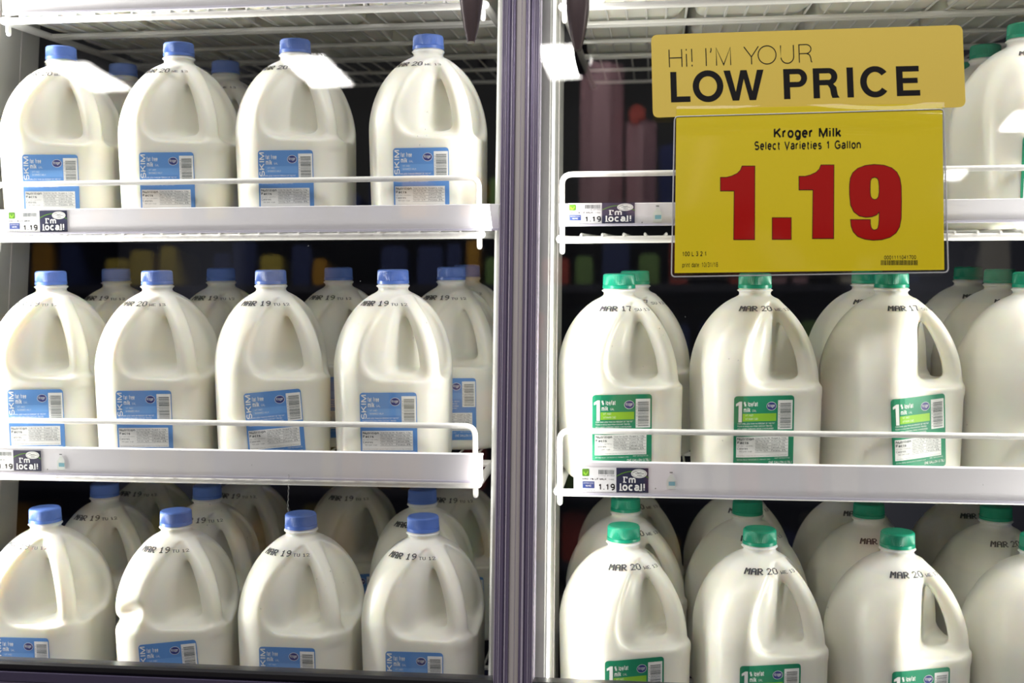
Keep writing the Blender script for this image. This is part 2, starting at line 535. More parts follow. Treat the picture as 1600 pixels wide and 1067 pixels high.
def jug_shell(x, y, z):
    t = np.clip((z - ZC) / JDH, 0, 0.9985)
    s = np.where(z > ZC, np.sqrt(1 - t * t), 1 - 0.030 * np.clip((ZC - z) / ZC, 0, 1) ** 1.5)
    r = JR + 0.016 * np.clip((z - ZC) / 0.08, 0, 1)
    qx, qy = np.abs(x / s) - (JH - r), np.abs(y / s) - (JH - r)
    d = (np.sqrt(np.maximum(qx, 0) ** 2 + np.maximum(qy, 0) ** 2) + np.minimum(np.maximum(qx, qy), 0) - r) * s
    return d


def jug_field(x, y, z, dent=False):
    d0 = jug_shell(x, y, z)
    rad = np.sqrt(x * x + y * y)
    d = smax(d0, -z, 0.012)
    d = smax(d, z - 0.229, 0.004)
    if dent:
        ux, uz = (x + 0.049) / 0.017, (z - 0.136 - 0.25 * (x + 0.05)) / 0.010
        d = d + 0.015 * np.exp(-(ux * ux + uz * uz) - ((y + 0.066) / 0.03) ** 2)
        ux, uz = (x + 0.070) / 0.026, (z - 0.121) / 0.006
        d = d + 0.007 * np.exp(-(ux * ux + uz * uz) - ((y + 0.055) / 0.04) ** 2)
    p, q = (x - y) / math.sqrt(2), (x + y) / math.sqrt(2)
    ang = np.abs(np.arctan2(q, np.maximum(p, 1e-4)))          # angle away from the handle corner
    zl = 0.1215 - 0.05 * np.clip(p - 0.040, 0, 1)             # ledge under the grip
    aw = np.radians(69.0)
    arch = (((ang / aw) ** 2.6 + (np.maximum(z - 0.142, 0) / 0.077) ** 2.6) ** (1 / 2.6) - 1) * 0.075
    win = smax(arch, zl - z, 0.030)                           # arched window round the grip
    c0 = 0.0410 - 0.010 * np.exp(-(q / 0.034) ** 2)
    shallow = smax(win, -(d0 + 0.0060), 0.0065)               # pressed-in cheek
    deep = smax(smax(win, zl - z, 0.012), c0 - p, 0.012)      # finger hole
    body = smax(d, -smin(shallow, deep, 0.020), 0.0035)
    hd = smax(d0 + 0.0025, np.abs(q) - 0.0115, 0.009)
    hd = smax(hd, -(d0 + 0.0235), 0.010)
    hd = smax(hd, 0.030 - p, 0.004)
    hd = smax(hd, 0.108 - z, 0.004)
    hd = smax(hd, z - 0.222, 0.006)
    body = smin(body, hd, 0.010)
    neck = smax(rad - 0.0190, np.abs(z - 0.222) - 0.016, 0.002)
    body = smin(body, neck, 0.007)
    ring = smax(rad - 0.0222, np.abs(z - 0.2315) - 0.0014, 0.0015)
    return smin(body, ring, 0.0015)


def surface_net(field, lo, hi, h):
    """dual contouring (surface nets) of field = 0 on a regular grid"""
    n = [int(math.ceil((b - a) / h)) + 1 for a, b in zip(lo, hi)]
    ax = [lo[i] + h * np.arange(n[i]) for i in range(3)]
    X, Y, Z = np.meshgrid(*ax, indexing='ij')
    F = field(X, Y, Z)
    sg = F < 0
    cs = (slice(0, -1), slice(1, None))
    cnt = np.zeros([k - 1 for k in n], int)
    for i in (0, 1):
        for j in (0, 1):
            for k in (0, 1):
                cnt += sg[cs[i], cs[j], cs[k]]
    act = (cnt > 0) & (cnt < 8)
    idx = -np.ones(act.shape, int)
    idx[act] = np.arange(act.sum())
    I, J, K = np.nonzero(act)
    acc = np.zeros((len(I), 3))
    num = np.zeros(len(I))
    for a in range(3):
        o1, o2 = [b for b in range(3) if b != a]
        for u in (0, 1):
            for v in (0, 1):
                p0 = [I, J, K]
                off = [0, 0, 0]
                off[o1], off[o2] = u, v
                q0 = tuple(p0[b] + off[b] for b in range(3))
                off[a] = 1
                q1 = tuple(p0[b] + off[b] for b in range(3))
                f0, f1 = F[q0], F[q1]
                cr = (f0 < 0) != (f1 < 0)
                t = np.where(cr, f0 / np.where(cr, f0 - f1, 1), 0)
                pos = np.zeros((len(I), 3))
                pos[:, o1], pos[:, o2], pos[:, a] = u, v, t
                acc += pos * cr[:, None]
                num += cr
    V = np.array(lo) + h * (np.stack([I, J, K], 1) + acc / num[:, None])
    quads = []
    for a in range(3):
        o1, o2 = [(1, 2), (2, 0), (0, 1)][a]
        s0, s1 = [slice(None)] * 3, [slice(None)] * 3
        s0[a], s1[a] = slice(0, -1), slice(1, None)
        A, B = sg[tuple(s0)], sg[tuple(s1)]
        E = np.argwhere(A != B)
        E = E[(E[:, o1] > 0) & (E[:, o2] > 0) & (E[:, o1] < n[o1] - 1) & (E[:, o2] < n[o2] - 1)]
        fl = A[tuple(E.T)]
        c = []
        for du, dv in ((-1, -1), (0, -1), (0, 0), (-1, 0)):
            e = E.copy()
            e[:, o1] += du
            e[:, o2] += dv
            c.append(idx[tuple(e.T)])
        Q = np.stack(c, 1)
        Q[~fl] = Q[~fl][:, ::-1]
        quads.append(Q)
    return V, np.concatenate(quads)


def jug_mesh(name, dent):
    V, Q = surface_net(lambda x, y, z: jug_field(x, y, z, dent), (-0.080, -0.080, -0.0055), (0.080, 0.080, 0.2425), 0.0021)
    # two rounds of light smoothing
    for lam in (0.5, -0.3, 0.5, -0.3):
        S = np.zeros_like(V)
        n = np.zeros(len(V))
        for a, b in ((0, 1), (1, 2), (2, 3), (3, 0)):
            np.add.at(S, Q[:, a], V[Q[:, b]])
            np.add.at(S, Q[:, b], V[Q[:, a]])
            np.add.at(n, Q[:, a], 1)
            np.add.at(n, Q[:, b], 1)
        V = V + lam * (S / n[:, None] - V)
    V[:, 2] -= V[:, 2].min()
    me = bpy.data.meshes.new(name)
    me.vertices.add(len(V))
    me.vertices.foreach_set('co', V.ravel())
    me.loops.add(Q.size)
    me.loops.foreach_set('vertex_index', Q.ravel().astype(np.int32))
    me.polygons.add(len(Q))
    me.polygons.foreach_set('loop_start', np.arange(0, Q.size, 4, dtype=np.int32))
    me.polygons.foreach_set('use_smooth', np.ones(len(Q), dtype=bool))
    me.update(calc_edges=True)
    me.validate()
    me.materials.append(MILK)
    return me


JUG = jug_mesh('jug_body', False)
JUG_DENT = jug_mesh('jug_body', True)


def front_map(v, z, off):
    """point of the label face at width v and height z, lifted by off"""
    lo, hi = np.full(v.shape, -0.085), np.full(v.shape, -0.02)
    for _ in range(26):
        mid = (lo + hi) / 2
        ins = jug_shell(v, mid, z) < 0
        hi = np.where(ins, mid, hi)
        lo = np.where(ins, lo, mid)
    return np.stack([v, lo - 0.0007 - off, z], 1)


def dome_map(a, z, off):
    """point of the shoulder at angle a (radians from the label normal) and height z"""
    dx, dy = np.sin(a), -np.cos(a)
    lo, hi = np.full(a.shape, 0.0), np.full(a.shape, 0.10)
    for _ in range(26):
        mid = (lo + hi) / 2
        ins = jug_shell(mid * dx, mid * dy, z) < 0
        lo = np.where(ins, mid, lo)
        hi = np.where(ins, hi, mid)
    r = hi + 0.0006 + off
    return np.stack([r * dx, r * dy, z + 0.0004], 1)


DOT = {'M': '10001 11011 10101 10101 10001 10001 10001', 'A': '01110 10001 10001 11111 10001 10001 10001', 'R': '11110 10001 10001 11110 10100 10010 10001',
       '1': '00100 01100 00100 00100 00100 00100 01110', '9': '01110 10001 10001 01111 00001 00010 01100', '2': '01110 10001 00001 00010 00100 01000 11111',
       '0': '01110 10001 10001 10001 10001 10001 01110', '7': '11111 00001 00010 00010 00100 00100 00100', 'T': '11111 00100 00100 00100 00100 00100 00100',
       'U': '10001 10001 10001 10001 10001 10001 01110', 'W': '10001 10001 10001 10101 10101 11011 10001', 'E': '11111 10000 10000 11110 10000 10000 11111',
       'S': '01111 10000 10000 01110 00001 00001 11110', '3': '11110 00001 00001 01110 00001 00001 11110', ' ': '00000 ' * 7}


def stamp_mesh(big, small, a0, dz):
    a = Art()
    x = 0.0

    def put(txt, x, px, py, z0, bold):
        for ch in txt:
            for r, row in enumerate(DOT[ch].split()):
                for c, b in enumerate(row):
                    if b == '1':
                        a.rect(x + c * px, z0 + (6 - r) * py, x + c * px + px * bold, z0 + (6 - r) * py + py * 1.05, 1)
            x += 6.2 * px if ch != ' ' else 3.5 * px
        return x
    W = 0.0245
    x = put(big[:4], 0, 0.0265, 0.00086, 0.2075, 1.75)
    x = put(big[4:], x, 0.0265, 0.00086, 0.2075, 1.35)
    x = put(small, x + 0.05, 0.0165, 0.00045, 0.2075, 1.35)
    a.p = [(p[0] - x / 2 + a0, p[1] + dz) for p in a.p]
    return a.mesh('date_stamp', STAMP_INK, dome_map)


STAMPS = {(k, d): stamp_mesh('MAR ' + d, sm, a0, 0.0) for k, a0 in (('skim', -0.20), ('low', 0.0)) for d, sm in (('20', 'WE 13'), ('19', 'TU 12'), ('17', 'SU 13'))}


def cap_mesh(material):
    prof = [(0.0, 0.0185), (0.0165, 0.0185), (0.0186, 0.0180), (0.0198, 0.0166), (0.0200, 0.0150), (0.0203, 0.0050), (0.0203, 0.0046), (0.0198, 0.0042), (0.0206, 0.0038), (0.0207, 0.0), (0.0, 0.0)]
    seg = 144
    mb = MB()
    vs, fs = [], []
    for i, (r, z) in enumerate(prof):
        for k in range(seg):
            rr = r
            if 4 <= i <= 6 and k % 2:
                rr = r - 0.0005
            a = 2 * PI * k / seg
            vs.append((rr * math.cos(a), rr * math.sin(a), z))
    for i in range(len(prof) - 1):
        for k in range(seg):
            k2 = (k + 1) % seg
            fs.append((i * seg + k, (i + 1) * seg + k, (i + 1) * seg + k2, i * seg + k2))
    mb.add(vs, fs)
    me = mb.mesh('cap', material)
    me.polygons.foreach_set('use_smooth', [True] * len(me.polygons))
    me.set_sharp_from_angle(angle=math.radians(32))
    return me


CAPS = {'skim': cap_mesh(CAP_BLUE), 'low': cap_mesh(CAP_GREEN)}


def label_set(kind, tilt):
    """label, and the printing on it, as (name, mesh) pairs: paper, then sub-parts"""
    cx, cz = (0.0005, 0.0585) if kind == 'skim' else (-0.0105, 0.0645)
    ca, sa = math.cos(tilt), math.sin(tilt)

    def fn(x, y, off):
        return front_map(cx + x * ca - y * sa, cz + x * sa + y * ca, off)
    W2, H2 = (0.0355, 0.0430) if kind == 'skim' else (0.0365, 0.0440)
    paper = Art()
    paper.rounded(-W2, -H2, W2, H2, 0.004, 0)
    out = [('label', paper.mesh('label', LAB_BLUE if kind == 'skim' else LAB_GREEN, fn))]
    ink = Art()
    if kind == 'skim':
        ink.text('SKIM', -0.0342, 0.0100, -0.0268, 0.0405, 2, 0.012, rot=90)
        ink.text('fat free', -0.0255, 0.0315, -0.0115, 0.0375, 2, 0.02)
        ink.text('milk', -0.0255, 0.0245, -0.0175, 0.0305, 2, 0.02)
        ink.text('GAL', -0.0150, 0.0250, -0.0100, 0.0280, 2)
        ink.text('VIT A&D', -0.0235, 0.0195, -0.0140, 0.0218, 2, 0.0)
        ink.text('SKIMMED MILK', -0.0235, 0.0155, -0.0060, 0.0178, 2, 0.0)
        band = Art()
        band.rect(-0.0265, 0.0140, 0.0155, 0.0228, 1, 6, 1)
        out.append(('label_band', band.mesh('label_band', LAB_BLUE2, fn)))
    else:
        ink.poly([[(-0.0315, 0.0125), (-0.0315, 0.0330), (-0.0345, 0.0315), (-0.0345, 0.0345), (-0.0305, 0.0375), (-0.0275, 0.0375), (-0.0275, 0.0125)]], 2)
        ink.text('% lowfat', -0.0255, 0.0305, -0.0085, 0.0375, 2, 0.02)
        ink.text('milk', -0.0255, 0.0245, -0.0175, 0.0300, 2, 0.02)
        ink.text('GAL', -0.0150, 0.0250, -0.0100, 0.0280, 2)
        ink.text('VIT A&D', -0.0235, 0.0195, -0.0140, 0.0222, 2, 0.0)
        ink.text('VITAMIN C&D', -0.0235, 0.0150, -0.0080, 0.0178, 2, 0.0)
        band = Art()
        band.rect(-0.0265, 0.0135, 0.0145, 0.0228, 1, 6, 1)
        out.append(('label_band', band.mesh('label_band', LIME, fn)))
    lines = ['CONTAINS LESS THAN SIX PERCENT OF THE FAT', 'FOUND IN WHOLE MILK FROM COWS NOT TREATED', 'WITH ADDED HORMONES GRADE A PASTEURIZED', 'HOMOGENIZED KEEP REFRIGERATED']
    rnd = random.Random(3)
    for i, t in enumerate(lines):
        z = 0.0098 - i * 0.0032
        ink.text(t, -0.0325, z, 0.0150 - rnd.random() * 0.010, z + 0.0021, 2, 0.012, res=1)
    out.append(('lettering', ink.mesh('lettering', WHITE_INK, fn)))
    ink = Art()
    ink.text('DISTRIBUTED BY THE KROGER CO. CINCINNATI, OHIO', -0.0325, -0.0338, 0.0080, -0.0322, 2, res=1)
    ink.text('KEEP REFRIGERATED', 0.0135, -0.0325, 0.0320, -0.0308, 2, res=1)
    ink.text('ONE GALLON (3.78L)', 0.0060, -0.0385, 0.0345, -0.0350, 2, 0.014, res=2)
    out.append(('lower_lettering', ink.mesh('lower_lettering', WHITE_INK, fn)))
    # barcode
    bc = Art()
    bc.rect(0.0165, 0.0030, 0.0345, 0.0385, 1, 4, 2)
    out.append(('barcode_panel', bc.mesh('barcode_panel', WHITE_INK, fn)))
    bars = Art()
    z = 0.0050
    while z < 0.0350:
        t = rnd.choice([0.0004, 0.0006, 0.0009])
        bars.rect(0.0192, z, 0.0325, z + t, 2, 3, 1)
        z += t + rnd.choice([0.0004, 0.0006, 0.0009])
    bars.text('0 11110 41700 5', 0.0172, 0.0060, 0.0186, 0.0330, 2, 0, rot=90, res=1)
    out.append(('barcode', bars.mesh('barcode', GREY_INK, fn)))
    # oval logo
    lg = Art()
    lg.ellipse(0.0085, 0.0315, 0.0062, 0.0052, 1)
    out.append(('logo_rim', lg.mesh('logo_rim', WHITE_INK, fn)))
    lg = Art()
    lg.ellipse(0.0085, 0.0315, 0.0057, 0.0047, 2)
    out.append(('logo', lg.mesh('logo', LOGO_BLUE, fn)))
    lg = Art()
    lg.text('Kroger', 0.0042, 0.0292, 0.0128, 0.0342, 3, 0.01)
    out.append(('logo_lettering', lg.mesh('logo_lettering', WHITE_INK, fn)))
    # nutrition panel
    npn = Art()
    npn.rect(-0.0335, -0.0300, 0.0300, -0.0050, 1, 8, 2)
    out.append(('nutrition_panel', npn.mesh('nutrition_panel', WHITE_INK, fn)))
    nt = Art()
    nt.text('Nutrition', -0.0325, -0.0095, -0.0125, -0.0060, 2, 0.03)
    nt.text('Facts', -0.0325, -0.0138, -0.0190, -0.0105, 2, 0.03)
    nt.text('Serv. size 1 cup (240mL)', -0.0325, -0.0170, -0.0130, -0.0155, 2, res=1)
    nt.text('Calories', -0.0325, -0.0205, -0.0200, -0.0180, 2, 0.01, res=1)
    nt.text('90 per cup', -0.0300, -0.0240, -0.0150, -0.0220, 2, res=1)
    words = ['Total Fat 0g 0%', 'Sat. Fat 0g 0%', 'Cholest. 5mg 2%', 'Sodium 130mg 6%', 'Total Carb. 13g 5%', 'Sugars 12g', 'Protein 9g 18%', 'Vitamin D 15%', 'Calcium 25%', 'Potass. 8%']
    for i in range(5):
        z = -0.0085 - i * 0.0037
        for k, (a, b) in enumerate(((-0.0105, 0.0070), (0.0090, 0.0290))):
            nt.text(words[i + 5 * k], a, z, b - rnd.random() * 0.004, z + 0.0021, 2, 0.008, res=1)
        nt.rect(-0.0110, z - 0.0009, 0.0292, z - 0.0006, 2, 6, 1)
    nt.text('The % Daily Value tells you how much a nutrient in a serving contributes', -0.0325, -0.0290, 0.0285, -0.0275, 2, res=1)
    out.append(('nutrition_lettering', nt.mesh('nutrition_lettering', GREY_INK, fn)))
    return out


LABELS = {(k, t): label_set(k, t) for k in ('skim', 'low') for t in (0.0, 0.06)}


def rot_tilt(phi):
    return (Matrix.Rotation(TAU, 3, 'X') @ Matrix.Rotation(phi, 3, 'Z')).to_euler()


def shelf_point(z0, x, y, z):
    return (x, 0.14 + y * math.cos(TAU) - z * math.sin(TAU), z0 + y * math.sin(TAU) + z * math.cos(TAU))


def copy_tree(o, parent=None):
    c = o.copy()
    C.objects.link(c)
    c.parent = parent
    for ch in list(o.children):
        copy_tree(ch, c)
    return c


PROTO = {}
QUEUE = []


def jug(*a, **k):
    QUEUE.append((a, k))


def outline(phi, n=72):
    """plan of the jug's widest section, turned by phi"""
    th = np.linspace(0, 2 * PI, n, endpoint=False)
    dx, dy = np.cos(th), np.sin(th)
    lo, hi = np.zeros(n), np.full(n, 0.12)
    for _ in range(24):
        mid = (lo + hi) / 2
        ins = jug_shell(mid * dx, mid * dy, np.full(n, ZC)) < 0
        lo, hi = np.where(ins, mid, lo), np.where(ins, hi, mid)
    c, s_ = math.cos(phi), math.sin(phi)
    px, py = lo * dx, lo * dy
    return np.stack([px * c - py * s_, px * s_ + py * c], 1)


def settle(items):
    """jugs of one shelf: push apart whatever would touch, and keep them behind the guard rail"""
    P = np.array([[i['x'], i['y']] for i in items])
    O = [outline(i['phi']) for i in items]
    for it in range(120):
        moved = False
        for a in range(len(items)):
            front = P[a, 1] + O[a][:, 1].min()
            if front < -0.0785:
                P[a, 1] += -0.0785 - front
            for b in range(len(items)):
                d = P[b] - P[a]
                if a == b or abs(d[0]) > 0.175 or abs(d[1]) > 0.175:
                    continue
                w_ = O[b] + d
                ca, sa = math.cos(-items[a]['phi']), math.sin(-items[a]['phi'])
                lx, ly = w_[:, 0] * ca - w_[:, 1] * sa, w_[:, 0] * sa + w_[:, 1] * ca
                pen = jug_shell(lx, ly, np.full(len(lx), ZC)).min() - 0.0008
                if pen < 0:
                    moved = True
                    if abs(d[1]) < 0.08:
                        v = np.array([math.copysign(1, d[0]), 0.35 * math.copysign(1, d[1])])
                        P[b] += v * -pen * 0.5
                        P[a] -= v * -pen * 0.5
                    else:
                        k = b if d[1] > 0 else a
                        P[k, 1] += -pen
        if not moved:
            break
    for i, p in zip(items, P):
        i['x'], i['y'] = float(p[0]), float(p[1])


def place_jugs():
    shelves = {}
    for a, k in QUEUE:
        kind, z0, x, row, phi, stamp, label, group = a[:8]
        it = dict(kind=kind, z0=z0, x=x, y=row * 0.158, phi=math.radians(phi + (8 if kind == 'low' else -3)), stamp=stamp, label=label, group=group,
                  tilt=a[8] if len(a) > 8 else 0.0, dent=a[9] if len(a) > 9 else False, near=k.get('near', True))
        shelves.setdefault((z0, x > 0.04), []).append(it)
    for items in shelves.values():
        settle(items)
        for it in items:
            make_jug(**it)


def make_jug(kind, z0, x, y, phi, stamp, label, group, tilt, dent, near):
    loc = shelf_point(z0, x, y, 0.0004)
    key = (kind, stamp, tilt, dent, near)
    if key in PROTO:
        r = copy_tree(PROTO[key])
        r.location = (loc[0], loc[1], loc[2] + OZ)
        r.rotation_euler = rot_tilt(phi)
        r['label'], r['group'] = label, group
        return r
    r = thing('milk_jug', label, 'milk jug', loc, rot_tilt(phi), group)
    link('jug_body', JUG_DENT if dent else JUG, r)
    cp = link('cap', CAPS[kind], r)
    cp.location = (0, 0, 0.2345)
    link('date_stamp', STAMPS[(kind, stamp)], r)
    ls = LABELS[(kind, tilt)]
    pl = link('label', ls[0][1], r)
    if near:
        for n, me in ls[1:]:
            link(n, me, pl)
    PROTO[key] = r
    return r


# ------------------------------------------------------------------ cooler shell
Z1, Z2, Z3, Z0S = 0.1875, -0.1214, -0.4365, 0.4810
DR = -0.0069


def slab(name, x0, x1, y0, y1, z0, z1, m):
    mb = MB()
    mb.box(x0, x1, y0, y1, z0, z1)
    return structure(mb.build(name, m))


slab('wall_back', -1.10, 1.10, 1.30, 1.34, -0.80, 0.95, NAVY)
slab('wall_left', -1.14, -1.10, 0.02, 1.34, -0.80, 0.95, NAVY)
slab('wall_right', 1.10, 1.14, 0.02, 1.34, -0.80, 0.95, NAVY)
slab('ceiling', -1.14, 1.14, 0.02, 1.34, 0.95, 0.99, NAVY)
slab('floor', -1.14, 1.14, 0.02, 1.34, -0.84, -0.80, NAVY)


def post(name, x0, x1, y0, y1, slots):
    """upright post: folded sheet body with two shallow grooves and a row of bracket slots"""
    mb = MB()
    mb.box(x0, x1, y0, y1, -0.80, 0.95, 0, 0.003)
    o = structure(mb.build(name, POST))
    for gx, gy, wx, wy in slots:
        g = MB()
        g.box(gx - wx, gx + wx, gy - wy, gy + wy, -0.79, 0.94)
        g.build('post_seam', TRIM_GREY, o)
    return o


post('trim_1', -0.80, -0.694, 0.055, 0.20, [(-0.6938, 0.150, 0.0006, 0.001), (-0.6938, 0.095, 0.0006, 0.001)])
post('trim_2', 0.0035, 0.0765, 0.050, 0.200, [(0.0767, 0.12, 0.0006, 0.001)])
post('trim_3', 0.750, 0.82, 0.050, 0.200, [])


def led(x, y, side, label):
    t = thing('led_strip', label, 'light', (x, y, 0.1), (0, 0, 0), 'vertical light strips on the door posts')
    h = MB()
    h.box(-0.008, 0.008, -0.004, 0.010, -0.62, 0.62, 0, 0.002)
    h.build('housing', POST, t)
    l = MB()
    vs = arc(0, 0, 0.0055, -90, 90, 8)
    pts = []
    for zz in (-0.61, 0.61):
        pts += [(side * (0.008 + q[0] * 0.8), q[1] + 0.003, zz) for q in vs]
    n = len(vs)
    l.add(pts, [(i, i + 1, n + i + 1, n + i) for i in range(n - 1)] + [tuple(range(n)), tuple(range(n, 2 * n))])
    l.build('lens', LED_LENS, t, True)
    return t


led(0.0665, 0.036, 1, 'narrow white light strip down the right edge of the middle door post')

# ------------------------------------------------------------------ wire shelves
def bent(pts, rr, n=5):
    """polyline with rounded corners"""
    P = [Vector(p) for p in pts]
    out = [P[0]]
    for i in range(1, len(P) - 1):
        a, b = (P[i - 1] - P[i]).normalized(), (P[i + 1] - P[i]).normalized()
        s, e = P[i] + a * rr, P[i] + b * rr
        for k in range(n + 1):
            t = k / n
            out.append(s * (1 - t) ** 2 + P[i] * 2 * t * (1 - t) + e * t * t)
    out.append(P[-1])
    return out


def shelf(z0, x0, x1, label, gh, rail_x, rail_z):
    t = thing('wire_shelf', label, 'shelf', (0, 0.14, z0), (TAU, 0, 0), 'white wire shelves in the cooler')
    mb = MB()
    D = 0.60
    mb.tube([(x0 + 0.004, -0.092, -0.0085), (x1 - 0.004, -0.092, -0.0085)], 0.0046, 12)
    mb.build('front_bar', WIRE, t, True)
    for y in (0.03, 0.045, 0.17, 0.30, 0.315, 0.45, D):
        mb = MB()
        mb.tube([(x0 + 0.003, y, -0.0066), (x1 - 0.003, y, -0.0066)], 0.0033, 8)
        mb.build('support_bar', WIRE, t, True)
    for x in (x0, x1):
        mb = MB()
        mb.tube([(x, -0.092, -0.0075), (x, D + 0.05, -0.0075)], 0.0052, 10)
        mb.build('side_bar', WIRE, t, True)
    mb = MB()
    n = int(round((x1 - x0) / 0.0255))
    for i in range(1, n):
        x = x0 + (x1 - x0) * i / n
        mb.tube([(x, -0.0965, -0.0032), (x, -0.088, -0.0016), (x, 0.2, -0.0016), (x, D, -0.0016)], 0.0016, 6)
    mb.build('wire_grid', WIRE, t, True)
    # guard rail: bent wire hoop standing on the front bar
    mb = MB()
    gx0, gx1 = x0 + 0.002, x1 - 0.004
    mb.tube(bent([(gx0, -0.0835, -0.022), (gx0, -0.0835, gh), (gx1, -0.0835, gh), (gx1, -0.0835, -0.022)], 0.013), 0.0036, 10)
    for gx in (gx0, gx1):
        mb.tube([(gx, -0.0835, -0.0262), (gx, -0.0835, -0.0248), (gx, -0.0835, -0.022)], 0.0036, 10, radii=[0.0015, 0.003, 0.0036])
    mb.build('guard_rail', WIRE, t, True)
    # price rail: face plate, top return, lower lip
    mb = MB()
    mb.box(rail_x[0], rail_x[1], -0.1050, -0.1020, rail_z[0], rail_z[1], 0, 0.0007)
    mb.box(rail_x[0], rail_x[1], -0.1020, -0.0965, rail_z[1] - 0.0022, rail_z[1], 0, 0.0004)
    mb.box(rail_x[0], rail_x[1], -0.1020, -0.0965, rail_z[0], rail_z[0] + 0.002, 0, 0.0004)
    pr = mb.build('price_rail', RAIL, t)
    mb = MB()
    mb.box(rail_x[0], rail_x[1], -0.1066, -0.1050, rail_z[0] - 0.0012, rail_z[0] + 0.0016, 0, 0.0004)
    mb.build('rail_lip', RAIL_LIP, pr)
    return t


LX0, LX1, RX0, RX1 = -0.662, -0.0125, 0.0855, 0.735
shelf(Z0S, LX0, LX1, 'white wire shelf overhead in the left bay, seen from below', 0.063, (-0.655, 0.000), (-0.002, 0.031))
shelf(Z1, LX0, LX1, 'white wire shelf carrying the upper row of blue-capped jugs', 0.063, (-0.675, 0.0110), (-0.002, 0.0295))
shelf(Z2, LX0, LX1, 'white wire shelf carrying the middle row of blue-capped jugs', 0.0630, (-0.675, -0.0045), (-0.002, 0.0320))
shelf(Z3, LX0, LX1, 'white wire shelf under the bottom row of blue-capped jugs', 0.02, (-0.675, -0.0045), (-0.004, 0.012))
shelf(Z0S - 0.006, RX0, RX1, 'white wire shelf overhead in the right bay above the yellow sign', 0.065, (0.100, 0.740), (-0.002, 0.031))
shelf(Z1 + DR, RX0, RX1, 'nearly empty white wire shelf behind the yellow price sign', 0.0720, (0.0855, 0.740), (0.0090, 0.0355))
shelf(Z2 + DR, RX0, RX1, 'white wire shelf carrying the middle row of green-capped jugs', 0.0655, (0.1060, 0.740), (-0.0075, 0.0318))
shelf(Z3 + DR, RX0, RX1, 'white wire shelf under the bottom row of green-capped jugs', 0.02, (0.1060, 0.740), (-0.004, 0.012))

# ------------------------------------------------------------------ jugs
B, G = 'skim', 'low'
blue = 'blue-capped milk jug, '
green = 'green-capped milk jug, '
gU, gM, gL = 'blue-capped jugs on the upper shelf', 'blue-capped jugs on the middle shelf', 'blue-capped jugs on the bottom shelf'
rU, rM, rL = 'green-capped jugs on the upper shelf', 'green-capped jugs on the middle shelf', 'green-capped jugs on the bottom shelf'
up = 'upper left shelf'
jug(B, Z1, -0.6064, 0, 16, '20', blue + 'front of ' + up + ', leftmost beside the wall', gU)
jug(B, Z1, -0.4373, 0, 10, '20', blue + 'front of ' + up + ', second from left', gU)
jug(B, Z1, -0.2752, 0, 8, '20', blue + 'front of ' + up + ', third from left', gU)
jug(B, Z1, -0.0949, 0, 5, '20', blue + 'front of ' + up + ', next to the centre post', gU)
jug(B, Z1, -0.5921, 1, 10, '20', blue + 'second row of ' + up + ', peeking out behind leftmost jug', gU)
jug(B, Z1, -0.4323, 1, 12, '20', blue + 'second row of ' + up + ', peeking out behind second jug', gU)
up = 'middle left shelf'
jug(B, Z2, -0.6056, 0, 12, '19', blue + 'front of ' + up + ', leftmost, stamped MAR 19', gM)
jug(B, Z2, -0.4514, 0, 10, '20', blue + 'front of ' + up + ', second from left, stamped MAR 20', gM)
jug(B, Z2, -0.3043, 0, 22, '19', blue + 'front of ' + up + ', third from left, label tilted', gM, 0.06)
jug(B, Z2, -0.1353, 0, 9, '19', blue + 'front of ' + up + ', last before the centre post', gM)
jug(B, Z2, -0.5900, 1, 14, '19', blue + 'second row of ' + up + ', behind leftmost jug', gM)
jug(B, Z2, -0.4285, 1, 18, '19', blue + 'second row of ' + up + ', behind second jug', gM)
jug(B, Z2, -0.2536, 1, 12, '19', blue + 'second row of ' + up + ', between third and fourth front jugs', gM)
jug(B, Z2, -0.0867, 1, 10, '19', blue + 'second row of ' + up + ', half hidden beside the centre post', gM)
jug(B, Z2, -0.0900, 2, 12, '19', blue + 'third row of ' + up + ', deepest beside the centre post', gM)
up = 'bottom left shelf'
jug(B, Z3, -0.5986, 0, 5, '19', blue + 'front of ' + up + ', leftmost, cut by the frame', gL)
jug(B, Z3, -0.4180, 0, 16, '19', blue + 'front of ' + up + ', second from left, dented side', gL, 0.06, True)
jug(B, Z3, -0.2494, 0, 4, '19', blue + 'front of ' + up + ', third from left', gL)
jug(B, Z3, -0.0895, 0, 4, '19', blue + 'front of ' + up + ', nearest the centre post', gL)
jug(B, Z3, -0.5931, 1, 20, '19', blue + 'second row of ' + up + ', behind leftmost and dented jugs', gL)
jug(B, Z3, -0.4392, 1, 22, '19', blue + 'second row of ' + up + ', behind dented jug', gL)
jug(B, Z3, -0.1226, 1, 12, '19', blue + 'second row of ' + up + ', behind last jug by centre post', gL)
jug(B, Z3, -0.6000, 2, 14, '19', blue + 'third row of ' + up + ', dim, deep beside the wall', gL)
jug(B, Z3, -0.4400, 2, 14, '19', blue + 'third row of ' + up + ', dim, second lane from left', gL)
jug(B, Z3, -0.2640, 2, 18, '19', blue + 'third row of ' + up + ', dim, in the gap behind third jug', gL)
jug(B, Z3, -0.1000, 2, 14, '19', blue + 'third row of ' + up + ', dim, deep beside centre post', gL)
up = 'upper right shelf'
zr = Z1 + DR
jug(G, zr, 0.6540, 0, 10, '20', green + 'front of ' + up + ', right of the yellow sign', rU, dy=0.0)
jug(G, zr, 0.6500, 1, 10, '20', green + 'second row of ' + up + ', behind the right-hand jug', rU)
jug(G, zr, 0.6670, 2, 10, '20', green + 'third row of ' + up + ', barely showing beside the sign', rU)
up = 'middle right shelf'
zr = Z2 + DR
